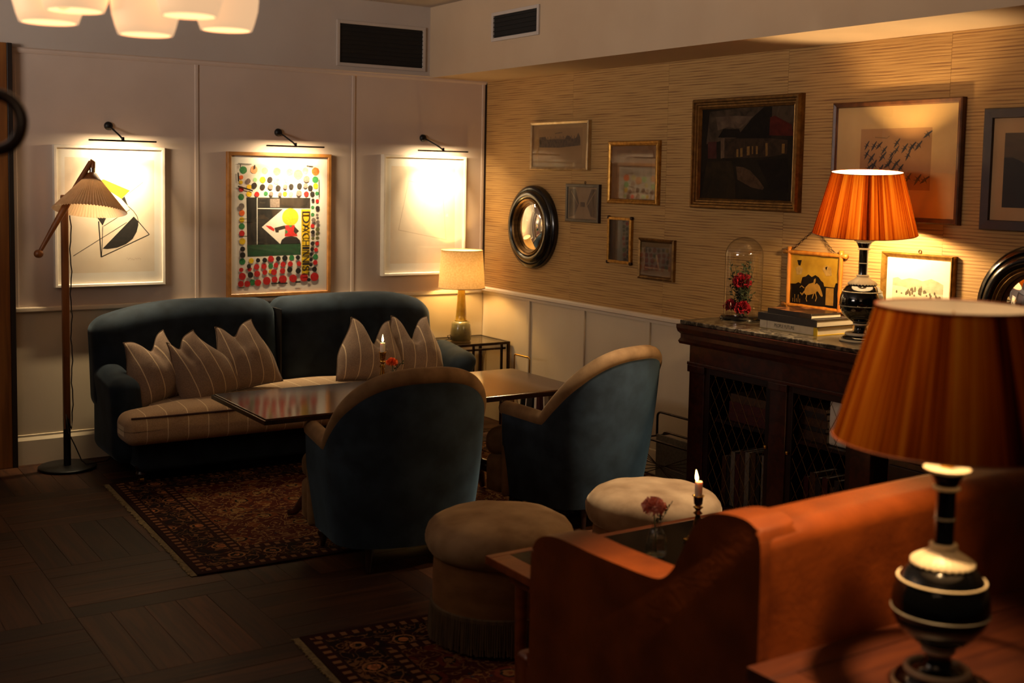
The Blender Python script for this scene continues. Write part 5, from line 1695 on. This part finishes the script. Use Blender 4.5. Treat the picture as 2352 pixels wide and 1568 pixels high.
# books
def book(label, loc, rotz, ln, dp, th, cover, group=None, pages=M_pages, cat='book', spine=None, upright=False):
    """lies flat: spine along local x (length ln) at y=0, depth dp towards +y, thickness th"""
    t = thing('book', label, cat, loc, rotz, group)
    if upright: t.rotation_euler = (pi / 2 * 0, -pi / 2, rotz)
    bm = bmesh.new()
    c = 0.003
    box(bm, 0, ln, 0, dp, 0, c); box(bm, 0, ln, 0, dp, th - c, th); box(bm, 0, ln, 0, c, c, th - c)
    obj('cover', bm, spine or cover, t)
    obj('page_block', B(0.004, ln - 0.004, c, dp - 0.004, c, th - c), pages, t)
    return t


# stack on the marble top: spines face the room (-x); local x runs along -y
b1 = book('thick ivory and yellow picture book, bottom of the stack on the sideboard', (4.245, 4.225, 1.05), R(-90), 0.375, 0.255, 0.040, M_bookyellow, spine=M_bookyellow)
obj('ivory_spine', B(0.0005, 0.352, -0.0012, 0.0, 0.001, 0.039), M_bookivory, b1)
obj('spine_band', B(0.048, 0.0495, -0.0018, 0.0, 0.001, 0.039), M_bookred, b1)
me = text_mesh('PEOPLE FUTURE', 0.021)
for v in me.vertices: v.co = (v.co.x * 0.88, -v.co.z, v.co.y * 1.15)
link('lettering', me, M_bookdark, b1, (0.165, -0.0017, 0.020))
b2 = book('black covered picture book, middle of the stack on the sideboard', (4.236, 4.232, 1.0902), R(-90), 0.385, 0.262, 0.036, M_bookdark)
b3 = book('brown picture cover book, topmost of the stack on the sideboard', (4.255, 4.185, 1.1264), R(-93), 0.300, 0.20, 0.024, M_bookdark)
obj('dust_jacket', B(0.0, 0.3, 0.0, 0.2, 0.0241, 0.0246), M_bookcover, b3)
obj('jacket_spine', B(0.22, 0.3, -0.0008, 0.0, 0.001, 0.0235), M_bookcover, b3)

# glass dome with dried carnations
gd = thing('glass_dome', 'clear glass cloche on a black base at the left end of the sideboard', 'cloche', (4.405, 4.515, 1.05))
obj('base', L([(0.0001, 0), (0.116, 0), (0.118, 0.008), (0.112, 0.018), (0.104, 0.022), (0.0001, 0.022)], 56), M_blackglaze, gd, smooth=True, angle=40)
prof_ = [(0.098, 0.022), (0.099, 0.12), (0.099, 0.335)] + [(0.099 * cos(i * pi / 20), 0.335 + 0.099 * sin(i * pi / 20)) for i in range(1, 10)] + [(0.0001, 0.434)]
obj('glass', L(prof_, 56), glassy('dome_glass', (0.97, 0.965, 0.95), 0.03, 1.5, 2.6, 0.5), gd, smooth=True)
df = thing('dried_flowers', 'red carnations with dark dried leaves inside the glass dome', 'flowers', (4.405, 4.515, 1.0725))
for q, (dx, dy, dz, rr) in enumerate(((-0.02, -0.012, 0.175, 0.050), (-0.035, 0.050, 0.042, 0.040), (-0.045, -0.044, 0.038, 0.044))):
    carnation('carnation_head', df, (dx, dy, dz), rr, M_red, 20 + q, 0.95)
    obj('stem', T([(dx * .3, dy * .3, 0.0), (dx * .8, dy * .8, dz * .6), (dx, dy, dz)], 0.002, 6), M_stem, df)
bm = bmesh.new()
for i in range(34):
    an = rnd.uniform(0, 2 * pi)
    hh = rnd.uniform(0.08, 0.30)
    r1 = rnd.uniform(0.02, 0.07)
    sprig(bm, (rnd.uniform(-.02, .02), rnd.uniform(-.02, .02), 0.0), (r1 * cos(an), r1 * sin(an), hh), 12, 0.022, 100 + i)
stuff(obj('foliage', bm, M_leaf, df))

# books inside the sideboard
cols = [M_bookred, M_bookbrown, M_bookdark, M_bookgrey, M_bookbrown, M_bookred]


ORD = ['leftmost', 'second from left', 'third from left', 'fourth from left', 'fifth from left', 'sixth from left', 'seventh from left', 'eighth from left', 'ninth from left', 'tenth from left', 'eleventh from left', 'rightmost']
CLOTH = {M_bookred: 'oxblood', M_bookbrown: 'brown', M_bookdark: 'black', M_bookgrey: 'grey'}


def row_books(side, group, y_hi, y_lo, z, hmin, hmax, n, xf, mats):
    w = (y_hi - y_lo) / n
    for i in range(n):
        th = w * rnd.uniform(.72, .95)
        h_ = rnd.uniform(hmin, hmax)
        m = mats[i % len(mats)]
        pos = 'rightmost' if i == n - 1 else ORD[i]
        t = thing('book', CLOTH[m] + ' upright book, ' + pos + ' on the bottom shelf behind the ' + side + ' lattice door', 'book', (xf + rnd.uniform(0, .02), y_hi - (i + .5) * w, z), 0, group)
        bm = bmesh.new()
        box(bm, 0, .17, -th / 2, -th / 2 + .003, 0, h_); box(bm, 0, .17, th / 2 - .003, th / 2, 0, h_); box(bm, -0.002, 0.003, -th / 2, th / 2, 0, h_)
        obj('cover', bm, m, t)
        obj('page_block', B(.003, .165, -th / 2 + .003, th / 2 - .003, .004, h_ - .004), M_pages, t)


row_books('left', 'books on the bottom left shelf', 4.42, 4.02, 0.118, 0.24, 0.31, 12, 4.20, [M_bookbrown, M_bookdark, M_bookgrey, M_bookred, M_bookbrown, M_bookgrey])
row_books('right', 'books on the bottom right shelf', 3.86, 3.56, 0.118, 0.22, 0.30, 8, 4.20, [M_bookred, M_bookbrown, M_bookdark])


def pile(label_f, y0, ln, z, ths, mats, xf):
    for i, (th, m) in enumerate(zip(ths, mats)):
        book(label_f[i], (xf + rnd.uniform(-.006, .012), y0 + rnd.uniform(-.01, .01), z), R(-90), ln * rnd.uniform(.9, 1.0), 0.19, th, m)
        z += th + 0.0004


pile(['red bound book lying at the bottom of the pile on the upper left shelf', 'oxblood book in the middle of the pile on the upper left shelf', 'brown book on top of the pile on the upper left shelf'], 4.36, 0.32, 0.562, (0.045, 0.05, 0.04), (M_bookred, M_bookred, M_bookbrown), 4.19)
pile(['brown gilt book at the bottom of the pile behind the right lattice door', 'thin dark book second from the bottom of the pile behind the right lattice door', 'brown book in the middle of the pile behind the right lattice door', 'dark book second from the top of the pile behind the right lattice door', 'thin gilt edged book on top of the pile behind the right lattice door'], 3.895, 0.175, 0.562, (0.045, 0.022, 0.04, 0.03, 0.022), (M_bookbrown, M_bookdark, M_bookbrown, M_bookdark, M_bookbrown), 4.19)
wb_ = thing('white_box', 'white box standing behind the right lattice door of the sideboard', 'box', (4.19, 3.612, 0.562))
obj('carton', soft(0.06, 0.098, 0.108, 0.014, m=2, k=2), pm('white_card', '#E4DACA', '#EAE1D2', 0.7), wb_, (0.06, 0, 0.1085), smooth=True, angle=40)

# low cabinet right of the sideboard, mostly hidden
lc = thing('low_cabinet', 'low dark brown cabinet right of the sideboard behind the bench', 'cabinet', (4.34, 2.95, 0))
obj('body', B(-0.22, 0.24, -0.36, 0.36, 0.06, 0.60, bev=0.006), M_mahog, lc)
obj('top', B(-0.235, 0.24, -0.375, 0.375, 0.60, 0.622, bev=0.004), M_mahog, lc)
for y in (-0.18, 0.18): obj('door', B(-0.23, -0.218, y - .165, y + .165, 0.10, 0.57, bev=0.003), M_darkwood, lc)
obj('plinth', B(-0.20, 0.24, -0.34, 0.34, 0, 0.06), M_darkwood, lc)


# ------------------------------------------------------------------ wire magazine racks
def rrect(y0, y1, z0, z1, x, r=0.03, open_bottom=False, lean=0.0):
    out = []
    for (cy, cz, a0) in ((y1 - r, z1 - r, 0), (y0 + r, z1 - r, 90)):
        for i in range(5): out.append((cy + r * cos(R(a0 + 22.5 * i)), cz + r * sin(R(a0 + 22.5 * i))))
    out = [(y1, z0)] + out + [(y0, z0)]
    return [(x + lean * (z - z0), y, z) for y, z in out]


mr = thing('magazine_rack', 'dark wire magazine rack by the wainscot beside the sideboard', 'magazine rack', (4.40, 5.0, 0))
obj('side_frame', T(rrect(-0.24, 0.235, 0.0, 0.30, -0.10, 0.035), 0.007, 8), M_bronze, mr, smooth=True)
obj('side_frame', T(rrect(-0.24, 0.235, 0.0, 0.30, 0.10, 0.035), 0.007, 8), M_bronze, mr, smooth=True)
obj('handle', T(rrect(-0.21, 0.17, 0.30, 0.44, 0.0, 0.03), 0.007, 8), M_bronze, mr, smooth=True)
bm = bmesh.new()
for x in (-0.10, 0.10):
    for k in range(4):
        tube(bm, [(x, 0.235, 0.265 - k * .03), (x, -0.24, 0.02 + k * .045)], 0.0025, 5)
        tube(bm, [(x, -0.24, 0.265 - k * .03), (x, 0.235, 0.06 + k * .035)], 0.0025, 5)
for y in (-0.21, 0.17): tube(bm, [(-0.10, y, 0.299), (0.10, y, 0.299)], 0.005, 6)
for y in (-0.22, 0.0, 0.2): tube(bm, [(-0.10, y, 0.012), (0.10, y, 0.012)], 0.004, 6)
obj('wires', bm, M_bronze, mr)
mg = thing('magazine', 'dark magazine lying in the wire rack beside the sideboard', 'magazine', (4.40, 5.0, 0.0175))
obj('cover', B(-0.03, -0.018, -0.17, 0.14, 0.0, 0.30), M_bookgrey, mg)
obj('pages', B(-0.017, -0.010, -0.165, 0.135, 0.002, 0.296), M_pages, mg)

mr2 = thing('magazine_rack', 'wire magazine rack with twisted brass handle beside the corner side table', 'magazine rack', (4.40, 6.40, 0))
obj('handle', T(rrect(0.10, 0.285, 0.0, 0.565, 0.0, 0.008), 0.005, 8), M_brass, mr2, smooth=True)
obj('handle_grip', T([(0, 0.11 + 0.165 * i / 16, 0.565 + 0.0015 * (i % 2)) for i in range(17)], 0.006, 8, taper=[0.0075 if i % 2 else 0.005 for i in range(17)]), M_brass, mr2, smooth=True)
for x in (-0.11, 0.11):
    obj('side_frame', T(rrect(-0.42, 0.26, 0.0, 0.24, x, 0.02), 0.005, 8), M_brass, mr2, smooth=True)
bm = bmesh.new()
for y in (-0.40, -0.2, 0.0, 0.2): tube(bm, [(-0.11, y, 0.02), (0.11, y, 0.02)], 0.004, 6)
for z in (0.08, 0.16):
    for x in (-0.11, 0.11): tube(bm, [(x, -0.42, z), (x, 0.26, z)], 0.003, 6)
obj('wires', bm, M_brass, mr2)
for i, (m, lean, lb) in enumerate(((M_bookdark, -8, 'black magazine'), (M_bookgrey, -7, 'grey magazine'), (M_bookdark, -6, 'second black magazine'), (M_bookpink, -2, 'wide pink magazine'), (M_bookred, 3, 'dark red magazine'), (M_bookivory, 5, 'ivory magazine'), (M_bookbrown, 6, 'brown magazine'))):
    y = 0.10 - i * 0.066
    t = thing('magazine', lb + ' standing on edge in the brass rack seen under the long table corner', 'magazine', (4.31, 6.40 + y, 0.0245))
    t.rotation_euler = (R(-lean), 0, 0)
    th = 0.030 if m is M_bookpink else 0.016
    obj('cover', B(0, 0.17, -th / 2, -th / 2 + .003, 0, 0.37), m, t)
    obj('pages', B(0.003, 0.168, -th / 2 + .003, th / 2, 0.002, 0.366), M_pages if i % 2 else m, t)

# ------------------------------------------------------------------ ceiling pendant with opal shades
pc = thing('pendant_lamp', 'ceiling pendant with a cluster of lit opal glass shades at top left', 'pendant lamp', (0.84, 2.97, 2.954))
obj('canopy', L([(0.0001, -0.03), (0.05, -0.028), (0.06, -0.012), (0.062, 0)], 32), M_brass, pc, smooth=True)
obj('rod', T([(0, 0, -0.01), (0, 0, -0.50)], 0.009, 12), M_brass, pc, smooth=True)
for (x, y, z, r) in ((0.656, 3.143, 2.135, 0.071), (0.687, 3.004, 2.152, 0.069), (0.843, 2.957, 2.103, 0.066), (0.885, 2.749, 2.131, 0.065), (1.079, 3.046, 2.142, 0.067)):
    lx, ly, lz = x - 0.84, y - 2.97, z - 2.954
    s = r / 0.068
    prof_ = [(0.061, 0.000), (0.067, 0.0), (0.074, 0.020), (0.082, 0.050), (0.085, 0.080), (0.082, 0.112), (0.070, 0.142), (0.048, 0.166), (0.024, 0.178)]
    sh_ = obj('opal_shade', L([(a_ * s, b_ * s) for a_, b_ in prof_], 48), M_opal, pc, (lx, ly, lz), smooth=True)
    obj('inner_glass', L([(0.062 * s, 0.001), (0.068 * s, 0.022 * s), (0.074 * s, 0.05 * s), (0.0001, 0.06 * s)], 40), M_opalrim, sh_, smooth=True)
    obj('socket', T([(0, 0, 0.172 * s), (0, 0, 0.225 * s)], 0.018, 12), M_brass, sh_, smooth=True, angle=40)
    obj('arm', T([(lx, ly, lz + 0.22 * s), (lx * .9, ly * .9, lz + 0.30), (lx * .5, ly * .5, lz + 0.36), (0, 0, -0.45)], 0.006, 8), M_brass, pc, smooth=True)

# ------------------------------------------------------------------ coat stand hook at the far left
cs = thing('coat_stand', 'dark bentwood coat stand at the left edge, only a curved hook showing', 'coat stand', (0.35, 2.42, 0))
obj('pole', T([(0, 0, 0.02), (0, 0, 1.95)], 0.018, 12), M_darkwood, cs, smooth=True)
px, py = 0.400 - 0.35, 2.384 - 2.42
e1 = Vector((0.837, -0.547, 0))
ringp = [Vector((px, py, 1.856)) + e1 * (0.050 * cos(R(a_))) + Vector((0, 0, 0.052 * sin(R(a_)))) for a_ in range(-150, 151, 12)]
obj('hook', T([Vector((0, 0, 1.79))] + ringp + [Vector((0, 0, 1.91))], 0.0115, 10), M_darkwood, cs, smooth=True)
for k in range(4):
    an = pi / 4 + k * pi / 2
    obj('foot', T([(0, 0, 0.22), (0.12 * cos(an), 0.12 * sin(an), 0.12), (0.24 * cos(an), 0.24 * sin(an), 0.013)], 0.013, 8), M_darkwood, cs, smooth=True)
